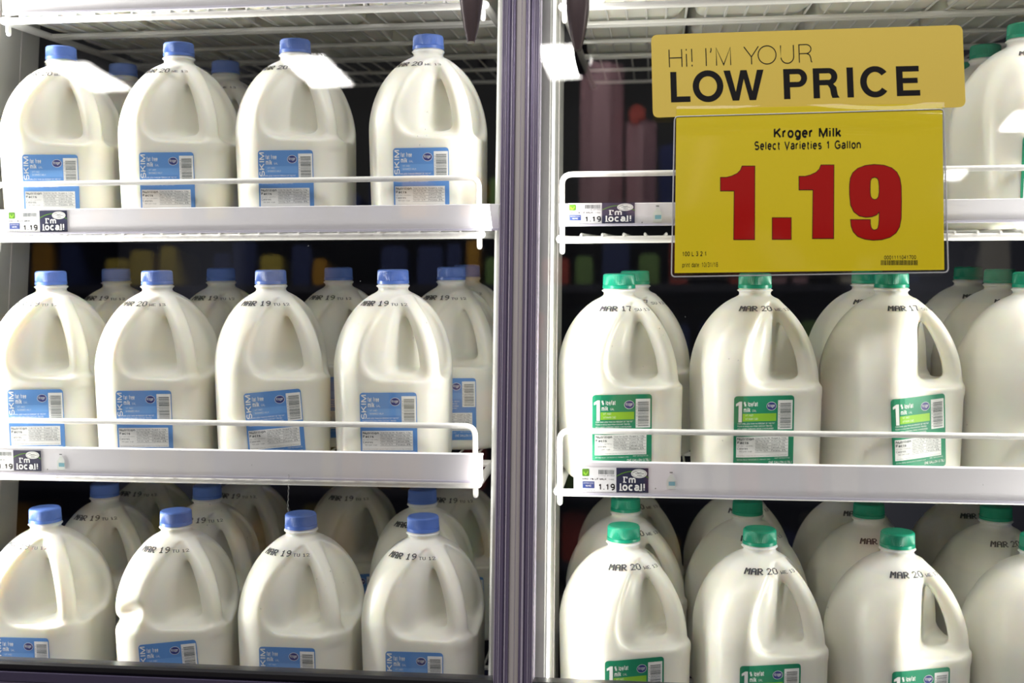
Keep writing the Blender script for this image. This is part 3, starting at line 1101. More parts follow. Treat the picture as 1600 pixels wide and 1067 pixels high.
jug(G, zr, 0.1565, 0, 5, '17', green + 'front of ' + up + ', leftmost beside the centre post', rM)
jug(G, zr, 0.3257, 0, 5, '20', green + 'front of ' + up + ', second from left, under the sign', rM)
jug(G, zr, 0.4933, 0, 17, '17', green + 'front of ' + up + ', third from left, label tilted', rM, 0.06)
jug(G, zr, 0.6533, 0, 14, '20', green + 'front of ' + up + ', rightmost, cut by the frame', rM)
jug(G, zr, 0.1739, 1, 8, '17', green + 'second row of ' + up + ', right behind leftmost jug', rM)
jug(G, zr, 0.4900, 1, 2, '20', green + 'second row of ' + up + ', behind the tilted-label jug', rM)
jug(G, zr, 0.6648, 1, 10, '20', green + 'second row of ' + up + ', behind rightmost jug', rM)
jug(G, zr, 0.6640, 2, 10, '20', green + 'third row of ' + up + ', deepest at the right', rM)
up = 'bottom right shelf'
zr = Z3 + DR
jug(G, zr, 0.1640, 0, 12, '20', green + 'front of ' + up + ', leftmost beside the centre post', rL)
jug(G, zr, 0.3301, 0, 6, '20', green + 'front of ' + up + ', second from left', rL)
jug(G, zr, 0.4940, 0, 12, '20', green + 'front of ' + up + ', third from left, handle lit', rL)
jug(G, zr, 0.6560, 0, 12, '20', green + 'front of ' + up + ', rightmost, cut by the frame', rL)
jug(G, zr, 0.1640, 1, 18, '20', green + 'second row of ' + up + ', behind leftmost jug', rL)
jug(G, zr, 0.3262, 1, 18, '20', green + 'second row of ' + up + ', behind second jug', rL)
jug(G, zr, 0.4879, 1, 10, '20', green + 'second row of ' + up + ', behind third jug', rL)
jug(G, zr, 0.6517, 1, 10, '20', green + 'second row of ' + up + ', behind rightmost jug', rL)
jug(G, zr, 0.1650, 2, 12, '20', green + 'third row of ' + up + ', dim, by centre post', rL)
jug(G, zr, 0.3280, 2, 10, '20', green + 'third row of ' + up + ', dim, second lane', rL)
jug(G, zr, 0.4900, 2, 12, '20', green + 'third row of ' + up + ', dim, third lane', rL)
jug(G, zr, 0.6540, 2, 10, '20', green + 'third row of ' + up + ', dim, far right lane', rL)


# jugs on the overhead shelves: only their bases show, through the wires
lanes = ('leftmost', 'second', 'third', 'rightmost')
rows_ = ('front', 'middle', 'back')
for rw in range(3):
    for k, x in enumerate((-0.590, -0.430, -0.270, -0.105)):
        jug(B, Z0S, x, rw, 2, '20', 'milk jug base above the left overhead wires, %s row, %s lane' % (rows_[rw], lanes[k]), 'milk jugs on the left overhead shelf', near=False)
    for k, x in enumerate((0.168, 0.330, 0.492, 0.654)):
        jug(G, Z0S - 0.006, x, rw, 2, '20', 'milk jug base above the right overhead wires, %s row, %s lane' % (rows_[rw], lanes[k]), 'milk jugs on the right overhead shelf', near=False)
place_jugs()

# ------------------------------------------------------------------ glass doors
def door(name, x0, x1, bars, hx, hz):
    mb = MB()
    mb.box(x0, x1, -0.004, 0.004, -0.372, 0.95)
    o = structure(mb.build(name, GLASS))
    # stiles: bundles of vertical trim beads
    for nm, bl in bars:
        m = MB()
        mats = []
        for bx0, bx1, y0, mt in bl:
            if mt not in mats:
                mats.append(mt)
            m.box(bx0, bx1, y0, 0.022, -0.46, 0.95, mats.index(mt), min(0.0006, (bx1 - bx0) * 0.3))
        m.build(nm, mats, o)
    m = MB()
    m.box(x0, x1, -0.012, 0.020, -0.3765, -0.3655, 0, 0.003)
    m.build('bottom_gasket', SILL_BLACK, o)
    m = MB()
    for i in range(6):
        z = -0.3768 - i * 0.012
        m.box(x0, x1, -0.014 + 0.001 * (i % 2), 0.022, z - 0.0118, z, i % 3, 0.0008)
    m.build('bottom_rail', [TRIM_DEEP, TRIM_DARK, TRIM_DARK], o)
    # handle: long bowed grip, its lower end tapering to a blunt tip
    m = MB()
    n, seg = 26, 24
    L = 0.42
    vs, fs = [], []
    for i in range(n + 1):
        t = i / n
        z = hz + L * t
        d = t * L
        wx = 0.0135 * min(1, (d / 0.055) ** 0.62 * 0.80 + 0.25) if d < 0.06 else 0.0135
        wy = wx * 1.15
        if i == 0:
            wx, wy = 0.0042, 0.005
        yc = -0.046 - 0.010 * math.sin(PI * t)
        for k in range(seg):
            a = 2 * PI * k / seg
            cx, sx = math.cos(a), math.sin(a)
            vs.append((hx + wx * math.copysign(abs(cx) ** 0.8, cx), yc + wy * math.copysign(abs(sx) ** 0.8, sx), z))
    for i in range(n):
        for k in range(seg):
            k2 = (k + 1) % seg
            fs.append((i * seg + k, i * seg + k2, (i + 1) * seg + k2, (i + 1) * seg + k))
    fs += [tuple(range(seg - 1, -1, -1)), tuple(n * seg + k for k in range(seg))]
    m.add(vs, fs)
    h = m.build('door_handle', HANDLE, o, True)
    m = MB()
    for z in (hz + 0.13, hz + 0.36):
        m.box(hx - 0.008, hx + 0.008, -0.040, -0.0035, z - 0.014, z + 0.014, 0, 0.003)
    m.build('handle_mount', HANDLE, h)
    return o


def beads(x0, x1, spec):
    tot = sum(s[0] for s in spec)
    out, x = [], x0
    for wd, y, mt in spec:
        x2 = x + (x1 - x0) * wd / tot
        out.append((x, x2, y, mt))
        x = x2
    return out


D_, P_, L_, G_ = TRIM_DARK, TRIM_DEEP, TRIM_LIGHT, TRIM_GREY
left_stile = beads(0.0172, 0.0345, [(1, -0.006, L_), (1.2, -0.008, D_), (.7, -0.007, L_), (1.2, -0.009, D_), (.6, -0.010, L_), (2.6, -0.008, D_), (1.6, -0.008, P_), (.9, -0.012, L_), (2.2, -0.010, D_)])
mid = beads(0.0345, 0.0465, [(1, -0.004, G_), (.15, -0.003, L_), (.8, -0.004, G_)])
right_stile = beads(0.0465, 0.0632, [(1.7, -0.010, D_), (1.5, -0.012, L_), (.5, -0.009, P_), (2.4, -0.008, D_), (.5, -0.010, L_), (.8, -0.009, D_), (.6, -0.007, L_), (.8, -0.008, D_), (1.0, -0.006, L_)])
door('door_1', -0.75, 0.0172, [('edge_trim', left_stile), ('door_gasket', mid)], -0.0140, 0.376)
door('door_2', 0.0632, 0.80, [('edge_trim', right_stile)], 0.1118, 0.363)

# ------------------------------------------------------------------ price sign on the right-hand door
def sign_map(px, py, off):
    px, py = np.asarray(px, float), np.asarray(py, float)
    X = 0.0007299774 * px + 3.50651526e-05 * py - 3.21485e-08 * px * py - 0.54487614
    Z = -2.48032364e-05 * px - 0.00081678076 * py + 5.1197823e-08 * px * py + 0.45731653
    return X, Z


SIGN_Y = -0.0060
sign = thing('price_sign', 'yellow LOW PRICE sign card showing 1.19, hung on the right glass door', 'sign', (0.37, SIGN_Y, 0.20))


def sign_fn(layer_y):
    def fn(x, y, off):
        X, Z = sign_map(x, y, off)
        return np.stack([X - 0.37, np.full_like(X, -layer_y) - off, Z - 0.20], 1)
    return fn


def round_loop(c, r, n=7):
    """four picture corners (clockwise from top left) with rounded corners"""
    out = []
    for i in range(4):
        p, a, b = Vector(c[i]), Vector(c[i - 1]), Vector(c[(i + 1) % 4])
        s, e = p + (a - p).normalized() * r, p + (b - p).normalized() * r
        for k in range(n + 1):
            t = k / n
            q = s * (1 - t) ** 2 + p * 2 * t * (1 - t) + e * t * t
            out.append((q.x, q.y))
    return out


def slab_art(name, loop, y0, thick, m, parent):
    vs, fs = poly_tris([loop])
    f = sign_fn(y0)
    P = np.array(vs)
    n = len(vs)
    A = f(P[:, 0], P[:, 1], np.zeros(n))
    Bk = A + np.array([0, thick, 0])
    me = bpy.data.meshes.new(name)
    k = len(loop)
    lp = np.array(loop)
    LA = f(lp[:, 0], lp[:, 1], np.zeros(k))
    LB = LA + np.array([0, thick, 0])
    allv = np.concatenate([A, Bk, LA, LB])
    faces = [tuple(q) for q in fs] + [tuple(n + i for i in reversed(q)) for q in fs] + [(2 * n + i, 2 * n + (i + 1) % k, 2 * n + k + (i + 1) % k, 2 * n + k + i) for i in range(k)]
    me.from_pydata([tuple(v) for v in allv], [], faces)
    me.materials.append(m)
    me.update()
    return link(name, me, parent)


head_loop = round_loop([(1015, 52), (1503, 36), (1508, 166), (1018, 183)], 11)
header = slab_art('header_card', head_loop, 0.0020, 0.0008, HEAD_Y, sign)
card = slab_art('price_card', [(1056, 170), (1472, 161), (1475, 420), (1053, 425)], 0.0034, 0.0006, CARD_Y, sign)
# clear sleeve: welded rim around the card, and a film over it
sl_loop = round_loop([(1053, 182), (1474, 170), (1481, 424), (1048, 431)], 7)
inner = [(1058, 186), (1470, 174), (1473, 419), (1054, 424)]
sa = Art()
sa.poly([sl_loop, inner], 0)
RIMV = mat('sleeve_rim_vinyl', (0.50, 0.50, 0.53), rough=0.15, coat=0.5)
rim = link('clear_sleeve', sa.mesh('clear_sleeve', glass_material('sleeve_edge_vinyl', (0.62, 0.63, 0.66), 1.7, 0.12), sign_fn(0.0030)), sign)
lp = np.array(sl_loop + sl_loop[:1])
RX_, RZ_ = sign_map(lp[:, 0], lp[:, 1], 0)
mb = MB()
mb.tube([(a - 0.37, -0.0036, b - 0.20) for a, b in zip(RX_, RZ_)], 0.0008, 8)
mb.build('sleeve_rim', RIMV, rim, True)
nx, ny = 40, 24
fv, ff = [], []
for j in range(ny + 1):
    for i in range(nx + 1):
        u, v = i / nx, j / ny
        x = (1056 + 418 * u) * 1.0 - 3 * v
        y = 168 + (422 - 168) * v - 8 * u * (1 - v) - 4 * u * v
        fv.append((x, y))
for j in range(ny):
    for i in range(nx):
        a = j * (nx + 1) + i
        ff.append((a, a + nx + 1, a + nx + 2, a + 1))
F = np.array(fv)
X, Z = sign_map(F[:, 0], F[:, 1], 0)
U, Vv = (F[:, 0] - 1056) / 418, (F[:, 1] - 168) / 254
lift = 0.0048 + 0.0048 * np.exp(-((Vv - 0.04) / 0.06) ** 2) * (1 + 0.5 * np.sin(U * 9 + 1)) + 0.0006 * np.sin(U * 6 + Vv * 3)
me = bpy.data.meshes.new('clear_film')
me.from_pydata([(a - 0.37, -l, b - 0.20) for a, l, b in zip(X, lift, Z)], [], ff)
me.materials.append(CLEAR)
me.polygons.foreach_set('use_smooth', [True] * len(me.polygons))
link('clear_film', me, rim)

ha = Art()


def skew_box(c):
    """map unit square to a picture quad (bottom-left, bottom-right, top-right, top-left)"""
    c = [np.array(p, float) for p in c]

    def f(u, v):
        return tuple((c[0] * (1 - u) + c[1] * u) * (1 - v) + (c[3] * (1 - u) + c[2] * u) * v)
    return f


class Sub(Art):
    """art drawn in its own units, poured into a quad of the sign"""
    def pour(s, dst, f, w_, h_):
        dst.tris([f(x / w_, y / h_) for x, y in s.p], s.f, 1)
        dst.l[-len(s.l):] = s.l


# thin greeting line: single-stroke letters, cap height 10
t1 = Sub()
wd = 0.55


def st(x, *pls):
    for pl in pls:
        t1.stroke([(x + a, b) for a, b in pl], wd)


def ell(cx, cy, rx, ry, a0, a1, n=28):
    return [(cx + rx * math.cos(math.radians(a0 + (a1 - a0) * i / n)), cy + ry * math.sin(math.radians(a0 + (a1 - a0) * i / n))) for i in range(n + 1)]


st(0, [(0, 0), (0, 10)], [(7, 0), (7, 10)], [(0, 5.2), (7, 5.2)])                       # H
st(9.6, [(0, 0), (0, 7.2)], [(0, 9.1), (0, 10)])                                        # i
st(12.6, [(0, 2.6), (0, 10)], [(0, 0), (0, 1)])                                         # !
st(20.5, [(0, 0), (0, 10)])                                                             # I
st(23.4, [(0, 10), (0, 8.7), (-.5, 7.4)])                                               # '
st(26.2, [(0, 0), (0, 10), (3.9, 0.3), (7.8, 10), (7.8, 0)])                            # M
st(41.5, [(0, 10), (4, 4.2), (8, 10)], [(4, 4.4), (4, 0)])                              # Y
st(49.2, ell(4.9, 5, 4.9, 5.1, 0, 360))                                                 # O
st(61.6, [(0, 10), (0, 3.6)] + ell(3.5, 3.6, 3.5, 3.7, 180, 360, 14) + [(7, 10)])       # U
st(71.6, [(0, 0), (0, 10), (3.6, 10)] + ell(3.8, 7.5, 2.7, 2.5, 90, -90, 14) + [(0, 5)], [(4.0, 5), (5.6, 4.2), (6.2, 2.6), (6.4, .6), (6.9, 0)])  # R
t1.pour(ha, skew_box([(1045, 103.5), (1271.5, 95.5), (1270.5, 67), (1044, 75.5)]), 78.5, 10)
link('greeting_lettering', ha.mesh('greeting_lettering', BLACK_INK, sign_fn(0.0020)), header)
# bold line, cap height 10, stroke 2.1
t2 = Sub()
wd = 2.15


def bx(x0, y0, x1, y1):
    t2.rect(x0, y0, x1, y1)


def ring(cx, cy, rx, ry, wx, wy, a0=0, a1=360, n=36):
    vs, fs = [], []
    for i in range(n + 1):
        a = math.radians(a0 + (a1 - a0) * i / n)
        vs += [(cx + rx * math.cos(a), cy + ry * math.sin(a)), (cx + (rx - wx) * math.cos(a), cy + (ry - wy) * math.sin(a))]
    fs = [(2 * i, 2 * i + 2, 2 * i + 3, 2 * i + 1) for i in range(n)]
    t2.tris(vs, fs, 1)


def bowl(x, y0, y1, xw):
    """D-shaped bowl from stem x between y0 and y1, reaching xw"""
    m_, r_ = (y0 + y1) / 2, (y1 - y0) / 2
    xc = xw - r_ * 1.05
    bx(x, y1 - 1.75, xc, y1)
    bx(x, y0, xc, y0 + 1.75)
    ring(xc, m_, xw - xc, r_, 2.1, 1.75, 90, -90, 18)


x = 0
bx(0, 0, 2.15, 10); bx(0, 0, 6.9, 1.85)                                                 # L
ring(13.2, 5, 5.4, 5.25, 2.25, 1.95)                                                    # O
xW = 18.6
t2.poly([[(xW + .2, 10), (xW + 2.5, 10), (xW + 4.3, 2.9), (xW + 6.1, 10), (xW + 8.3, 10), (xW + 10.1, 2.9), (xW + 11.9, 10), (xW + 14.2, 10), (xW + 11.3, 0), (xW + 9.0, 0), (xW + 7.2, 7.1), (xW + 5.4, 0), (xW + 3.1, 0)]])
xP = 39.6
bx(xP, 0, xP + 2.2, 10); bowl(xP + 1, 3.9, 10, xP + 8.2)                                # P
xR = 49.8
bx(xR, 0, xR + 2.2, 10); bowl(xR + 1, 4.3, 10, xR + 8.4)                                # R
t2.poly([[(xR + 3.6, 5.2), (xR + 6.3, 5.2), (xR + 7.9, 3.6), (xR + 8.3, 1.0), (xR + 8.9, 0), (xR + 6.4, 0), (xR + 6.0, 1.2), (xR + 5.7, 3.2), (xR + 5.0, 4.3), (xR + 3.6, 4.3)]])
xI = 61.4
bx(xI, 0, xI + 2.2, 10)                                                                 # I
xC = 65.9
ring(xC + 5.1, 5, 5.1, 5.25, 2.25, 1.95, 38, 322, 32)                                   # C
xE = 78.2
bx(xE, 0, xE + 2.2, 10); bx(xE, 8.15, xE + 7.7, 10); bx(xE, 4.25, xE + 7.2, 6.0); bx(xE, 0, xE + 7.9, 1.85)
hb = Art()
t2.pour(hb, skew_box([(1047.5, 159), (1439, 148), (1437, 101), (1046, 111)]), xE + 7.9, 10)
link('bold_lettering', hb.mesh('bold_lettering', BLACK_INK, sign_fn(0.0020)), header)


# price card printing
def zp(x, y):
    """zoomed card coordinates to picture coordinates"""
    return (1000 + x / 2.425, y / 2.425)


one = [(308, 673), (308, 722), (361, 722), (359, 905), (437, 905), (438, 630), (391, 630), (385, 645), (372, 658), (350, 668), (330, 673)]
dotp = [(507, 825), (577, 825), (577, 904), (507, 904)]
nine_out = [(800, 735)] + [(800, 700), (803, 675), (812, 655), (830, 639), (858, 628), (892, 624), (928, 627), (956, 637), (975, 653), (986, 675), (991, 705), (992, 760), (991, 825), (985, 858), (972, 880), (950, 896), (920, 905), (888, 907), (856, 903), (830, 893), (814, 876), (806, 855), (804, 832), (876, 832), (876, 846), (879, 862), (886, 870), (895, 871), (905, 866), (909, 852), (911, 830), (911, 800), (900, 812), (882, 819), (860, 821), (836, 816), (816, 801), (804, 776)]
nine_in = [(875, 705), (876, 685), (881, 674), (893, 670), (904, 674), (909, 685), (911, 705), (911, 728), (908, 746), (902, 754), (893, 757), (883, 753), (877, 744), (875, 728)]
big = Art()
outl = Art()


def grow(loop, d):
    P = [np.array(p, float) for p in loop]
    ar = sum(P[i - 1][0] * P[i][1] - P[i][0] * P[i - 1][1] for i in range(len(P)))
    o = []
    for i in range(len(P)):
        a, b = P[i] - P[i - 1], P[(i + 1) % len(P)] - P[i]
        a, b = a / np.linalg.norm(a), b / np.linalg.norm(b)
        n = np.array([a[1], -a[0]]) + np.array([b[1], -b[0]])
        n = n / max(n @ n / 2, .3)
        o.append(tuple(P[i] + n * d * (1 if ar > 0 else -1)))
    return o


shift = [(x + 301, y - 4) for x, y in one]
for loops in ([one], [dotp], [shift], [nine_out, nine_in]):
    big.poly([[zp(*p) for p in l] for l in loops], 2)
    gl = [grow(l, 2.6 if k == 0 else -2.6) for k, l in enumerate(loops)]
    outl.poly([[zp(*p) for p in l] for l in gl], 1)
link('numeral_outline', outl.mesh('numeral_outline', BLACK_INK, sign_fn(0.0034)), card)
link('price_numerals', big.mesh('price_numerals', RED_INK, sign_fn(0.0034)), card)
ct = Art()


def ctext(body, x0, y0, x1, y1, bold):
    """picture box: left, baseline y, right, top y"""
    s_ = Art()
    s_.text(body, 0, 0, 1, 1, 1, bold, res=4)
    f = skew_box([(x0, y0), (x1, y0 - 0.012 * (x1 - x0)), (x1, y1 - 0.012 * (x1 - x0)), (x0, y1)])
    ct.tris([f(u, v) for u, v in s_.p], s_.f, 1)
    ct.l[-len(s_.l):] = s_.l


ctext('Kroger Milk', 1211, 219.5, 1316.5, 199.5, 0.026)
ctext('Select Varieties 1 Gallon', 1180.5, 236.5, 1347, 220.5, 0.021)
ctext('100 L 3 2 1', 1066, 399.5, 1103.5, 392, 0.018)
ctext('print date: 10/31/18', 1065.5, 417.8, 1122.5, 409, 0.008)
ctext('0001111041700', 1383, 404.5, 1432, 397.3, 0.016)
rb = random.Random(11)
x = 1378.0
while x < 1433.5:
    t = rb.choice([0.7, 1.1, 1.5])
    q = [(x, 413), (x + t, 413), (x + t, 405.4), (x, 405.4)]
    ct.poly([q], 1)
    x += t + rb.choice([0.7, 1.0])
link('card_lettering', ct.mesh('card_lettering', BLACK_INK, sign_fn(0.0034)), card)


# ------------------------------------------------------------------ shelf tags
def flat_fn(ly, ky=1.0):
    def fn(x, y, off):
        return np.stack([x, np.full_like(x, ly) - off, y * ky], 1)
    return fn


def tag_plate(name, w_, h_, material, parent):
    mb = MB()
    mb.box(-w_ / 2, w_ / 2, 0, 0.0005, -h_ / 2, h_ / 2)
    return mb.build(name, material, parent)


def price_tag(z0, x, z, label, w_=0.042, h_=0.0295, tilt=0.0):
    t = thing('price_tag', label, 'price tag', shelf_point(z0, x, -0.1056, z), (TAU, tilt, 0), 'white price tags in the shelf rails')
    p = tag_plate('tag_paper', w_, h_, TAG_WHITE, t)
    f = flat_fn(0.0, h_ / 0.0295)
    a = Art()
    n_ = Art()
    n_.text('1.19', 0.0005, -0.0125, 0.0195, -0.0045, 1, 0.022)
    link('price_numerals', n_.mesh('price_numerals', BLACK_INK, f), t)
    a.text('KRO 1% LF MILK', -0.0195, -0.0005, 0.0095, 0.0018, 1, 0.02, res=2)
    a.text('1 GAL', 0.0125, -0.0002, 0.0190, 0.0015, 1, 0, res=1)
    a.text('100L 3 2 1', -0.0195, -0.0138, -0.0050, -0.0122, 1, 0, res=1)
    a.text('11110 41700', 0.0000, 0.0042, 0.0190, 0.0058, 1, 0, res=1)
    link('lettering', a.mesh('lettering', BLACK_INK, f), t)
    b = Art()
    r = random.Random(5)
    xx = 0.0
    while xx < 0.0190:
        ww = r.choice([0.0003, 0.0005, 0.0007])
        b.rect(xx, 0.0066, xx + ww, 0.0120, 1)
        xx += ww + r.choice([0.0003, 0.0005])
    link('barcode', b.mesh('barcode', GREY_INK, f), t)
    g = Art()
    g.rounded(-0.0195, 0.0040, -0.0110, 0.0130, 0.0012, 1, 3)
    link('leaf_badge', g.mesh('leaf_badge', TAG_GREEN, f), t)
    g = Art()
    g.poly([[(-0.0155, 0.0050), (-0.0180, 0.0075), (-0.0178, 0.0102), (-0.0158, 0.0080), (-0.0150, 0.0068), (-0.0125, 0.0112), (-0.0122, 0.0085), (-0.0140, 0.0060)]], 2)
    link('leaf', g.mesh('leaf', LIME, f), t)
    u = Art()
    u.rect(-0.0190, -0.0105, -0.0050, -0.0022, 1)
    link('badge', u.mesh('badge', TAG_BLUE, f), t)
    u = Art()
    u.text('WIC', -0.0155, -0.0088, -0.0085, -0.0062, 2, 0.02, res=1)
    u.text('APPROVED', -0.0180, -0.0052, -0.0060, -0.0034, 2, 0.0, res=1)
    link('badge_lettering', u.mesh('badge_lettering', WHITE_INK, f), t)
    return t


def local_card(z0, x, z, label, w_=0.0385, h_=0.0295, tilt=0.0):
    t = thing('local_card', label, 'shelf card', shelf_point(z0, x, -0.1056, z), (TAU, tilt, 0), 'dark local cards in the shelf rails')
    tag_plate('card_paper', w_, h_, TAG_NAVY, t)
    f = flat_fn(0.0, h_ / 0.0295)
    k = w_ / 0.0385
    a = Art()
    # heavy letters with small slab feet
    a2 = Art()
    a2.text("I'm", -0.0105 * k, -0.0030, 0.0040 * k, 0.0042, 3, 0.024)
    a.text('local!', -0.0150 * k, -0.0128, 0.0150 * k, -0.0040, 3, 0.026)
    for x0, x1, y in ((-0.0156, -0.0118, -0.0128), (0.0080, 0.0118, -0.0128)):
        a.rect(x0 * k, y, x1 * k, y + 0.0010, 3)
    for x0, x1, y in ((-0.0112, -0.0072, -0.0030), (-0.0112, -0.0072, 0.0033)):
        a2.rect(x0 * k, y, x1 * k, y + 0.0010, 3)
    link('upper_lettering', a2.mesh('upper_lettering', WHITE_INK, f), t)
    link('lettering', a.mesh('lettering', WHITE_INK, f), t)
    g = Art()
    g.stroke([(-0.0190 * k + 0.0385 * k * i / 20, 0.0020 + 0.0085 * math.sin(PI * (i / 20 * 0.86 + 0.10))) for i in range(21)], 0.0011, 1)
    link('green_arc', g.mesh('green_arc', TAG_GREEN, f), t)
    o = Art()
    o.ellipse(0.0080 * k, 0.0082, 0.0095 * k, 0.0054, 2)
    link('oval_badge', o.mesh('oval_badge', WHITE_INK, f), t)
    o = Art()
    for i in range(40):
        a0, a1 = 2 * PI * i / 40, 2 * PI * (i + 1) / 40
        c = [(0.0080 * k + rx * k * math.cos(q), 0.0082 + ry * math.sin(q)) for q in (a0, a1) for rx, ry in ((0.0083, 0.0044), (0.0079, 0.0041))]
        o.tris([c[0], c[1], c[3], c[2]], [(0, 1, 2, 3)], 3)
    o.stroke([(0.0010 * k, 0.0090), (0.0045 * k, 0.0110), (0.0070 * k, 0.0088), (0.0110 * k, 0.0100)], 0.0005, 3)
    for q0, q1, qy in ((0.0035, 0.0145, 0.0079), (0.0058, 0.0112, 0.0055)):
        o.stroke([((q0 + (q1 - q0) * i / 12) * k, qy + 0.0005 * (i % 2)) for i in range(13)], 0.0005, 3)
    link('badge_lettering', o.mesh('badge_lettering', GREY_INK, f), t)
    return t


price_tag(Z1, -0.6105, 0.0138, 'white 1.19 price tag on upper left shelf rail', 0.046, 0.0270)
local_card(Z1, -0.5690, 0.0138, "dark card reading I'm local! on upper left shelf rail", 0.0375, 0.0270)
price_tag(Z2, -0.6290, 0.0150, 'white 1.19 price tag on middle left shelf rail, cut by the frame', 0.042, 0.0265)
local_card(Z2, -0.5895, 0.0150, "dark card reading I'm local! on middle left shelf rail", 0.0370, 0.0262)
price_tag(Z1 + DR, 0.1170, 0.0236, 'white 1.19 price tag on right shelf rail beside the yellow sign', 0.040, 0.0245)
local_card(Z1 + DR, 0.1575, 0.0236, "dark card reading I'm local! beside the yellow sign", 0.0395, 0.0245)
price_tag(Z2 + DR, 0.1355, 0.0106, 'white 1.19 price tag on middle right shelf rail', 0.0425, 0.0295)
local_card(Z2 + DR, 0.1757, 0.0106, "dark card reading I'm local! on middle right shelf rail", 0.0380, 0.0295)


def jug_sticker(z0, x, z, label):
    t = thing('jug_sticker', label, 'sticker', shelf_point(z0, x, -0.1056, z), (TAU, 0, 0), 'small jug pictures on the shelf rails')
    f = flat_fn(0.0)
    a = Art()
    a.poly([[(-0.005, -0.010), (0.005, -0.010), (0.0056, -0.004), (0.0052, 0.001), (0.0020, 0.006), (0.0018, 0.0075), (-0.0018, 0.0075), (-0.0020, 0.006), (-0.0052, 0.001), (-0.0056, -0.004)]], 1)
    link('jug_picture', a.mesh('jug_picture', mat('sticker_cream', (0.66, 0.69, 0.66), 0.5), f), t)
    a = Art()
    a.rect(-0.0030, -0.0060, 0.0045, -0.0012, 2)
    link('picture_label', a.mesh('picture_label', PALE_TEAL, f), t)
    a = Art()
    a.rect(-0.0018, 0.0092, 0.0018, 0.0104, 1)
    a.rect(-0.0190, -0.0105, -0.0178, -0.0090, 1)
    link('picture_mark', a.mesh('picture_mark', GREY_INK, f), t)
    return t


jug_sticker(Z1 + DR, 0.2045, 0.0216, 'tiny pale jug picture on right shelf rail beside the yellow sign')
jug_sticker(Z2 + DR, 0.2215, 0.0110, 'tiny pale jug picture on middle right shelf rail')
jug_sticker(Z2, -0.5440, 0.0140, 'tiny faded jug picture on middle left shelf rail')

# ------------------------------------------------------------------ the aisle behind the camera (seen mirrored in the glass)
def ceiling_fixture(x, y, k, label):
    t = thing('ceiling_light', label, 'light', (x, y, 1.92), (0, 0, 0.05), 'ceiling lights mirrored in the doors')
    mb = MB()
    mb.box(-0.16, 0.16, -0.32, 0.32, 0.012, 0.08, 0, 0.004)
    mb.build('housing', HOUSING, t)
    mb = MB()
    for i in range(9):
        yy = -0.30 + i * 0.0675
        mb.box(-0.14, 0.14, yy, yy + 0.056, 0.0, 0.012)
    mb.build('diffuser', TUBE_GLOW, t)
    t.scale = (k, k, k)


for x, y, k, lb in ((-3.01, -4.76, 0.82, 'louvred ceiling light mirrored over the upper leftmost jug'), (-1.67, -4.77, 0.85, 'louvred ceiling light mirrored over the third upper jug'),
                    (-0.27, -4.72, 0.9, 'louvred ceiling light mirrored beside the centre post'), (2.50, -6.1, 0.7, 'louvred ceiling light mirrored over the jug right of sign'),
                    (2.45, -7.6, 0.5, 'louvred ceiling light mirrored at the sign edge')):
    ceiling_fixture(x, y, k, lb)

gon = thing('aisle_shelving', 'store shelving across the aisle, mirrored faintly in the glass', 'shelving', (-0.5, -3.5, -OZ))
mb = MB()
mb.box(-2.2, 2.2, -0.05, 0.0, 0.0, 2.3)
mb.build('back_panel', mat('gondola_dark', (0.03, 0.03, 0.05), 0.6), gon)
LEVELS = [0.12 + 0.27 * i for i in range(9)]
for z in LEVELS:
    mb = MB()
    mb.box(-2.2, 2.2, 0.0, 0.36, z - 0.03, z)
    mb.build('shelf_board', mat('gondola_board', (0.05, 0.05, 0.07), 0.5), gon)
goods = MB()
gcols = [(0.72, 0.36, 0.03), (0.80, 0.62, 0.10), (0.62, 0.09, 0.06), (0.85, 0.78, 0.62), (0.04, 0.06, 0.20), (0.25, 0.42, 0.12), (0.62, 0.36, 0.40)]
gm = [mat('goods_colour_%s' % n, c, 0.5) for n, c in zip(('orange', 'yellow', 'red', 'cream', 'navy', 'green', 'pink'), gcols)]
rg = random.Random(21)
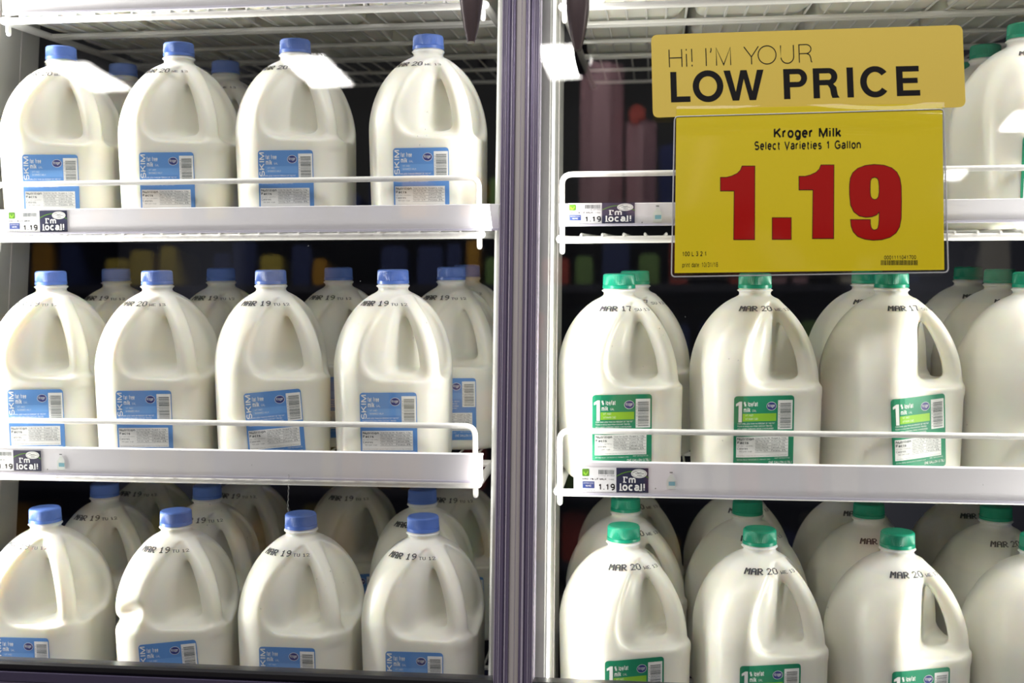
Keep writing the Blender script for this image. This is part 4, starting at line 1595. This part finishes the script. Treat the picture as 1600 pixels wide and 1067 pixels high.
for z in LEVELS:
    x = -2.15
    while x < 2.05:
        wd_ = rg.uniform(0.05, 0.11)
        hh = rg.uniform(0.10, 0.20)
        pick = rg.choice([0, 1, 1, 4, 4, 4, 0]) if x < -0.15 else rg.choice([3, 5, 6, 3, 4, 0, 4, 2])
        if rg.random() < 0.75 and not (z > 2.2 and x > 0.1):
            goods.box(x, x + wd_, 0.05, 0.32, z, z + hh, pick, 0.012)
        x += wd_ + rg.uniform(0.01, 0.05)
for x, wd_, hh, c in ((0.40, 0.17, 0.64, 6), (0.585, 0.12, 0.40, 6), (0.72, 0.10, 0.30, 4), (0.84, 0.13, 0.36, 6)):
    goods.box(x, x + wd_, 0.06, 0.30, 2.28, 2.28 + hh, c, 0.05)
goods.box(0.60, 0.66, 0.04, 0.30, 2.66, 2.74, 2, 0.02)
go = goods.build('aisle_goods', gm)
go.location = (-0.5, -3.5, 0)
go['kind'] = 'stuff'
go['label'] = 'blurred coloured packages across the aisle, mirrored in the glass'
go['category'] = 'packages'

# ------------------------------------------------------------------ condensation specks on the inside of the door glass
rd = random.Random(4)
mb = MB()


def speck(x, z, r, zs=1.0):
    n = 7
    vs = [(x, 0.0040 + r * 0.55, z)] + [(x + r * math.cos(2 * PI * i / n), 0.0040, z + zs * r * math.sin(2 * PI * i / n)) for i in range(n)]
    mb.add(vs, [(0, 1 + i, 1 + (i + 1) % n) for i in range(n)])


for cx_, cz_, sx_, sz_, n_ in ((0.03, 0.0, 0.62, 0.42, 90), (-0.23, -0.26, 0.10, 0.08, 12), (-0.41, 0.12, 0.03, 0.10, 8), (-0.345, -0.19, 0.02, 0.02, 8), (0.03, -0.24, 0.01, 0.02, 2), (-0.08, 0.30, 0.008, 0.05, 10), (0.565, -0.075, 0.02, 0.012, 6)):
    for _ in range(n_):
        px_, pz_ = rd.gauss(cx_, sx_ * 0.5), rd.gauss(cz_, sz_ * 0.5)
        if -0.65 < px_ < 0.0 or 0.08 < px_ < 0.65:
            speck(px_, max(-0.35, pz_), rd.choice([0.00028, 0.0004, 0.0006]), rd.uniform(0.9, 1.8))
for k in range(40):
    speck(-0.2365 + 0.0006 * math.sin(k), -0.135 - 0.0011 * k, 0.0005, 2.0)
drops = mb.build('water_specks', glass_material('water_speck', (0.80, 0.80, 0.80), 3.2, 0.25))
drops.location.z = OZ
drops['kind'] = 'stuff'
drops['label'] = 'tiny water specks and a thin drip on the inside of the door glass'
drops['category'] = 'water drops'
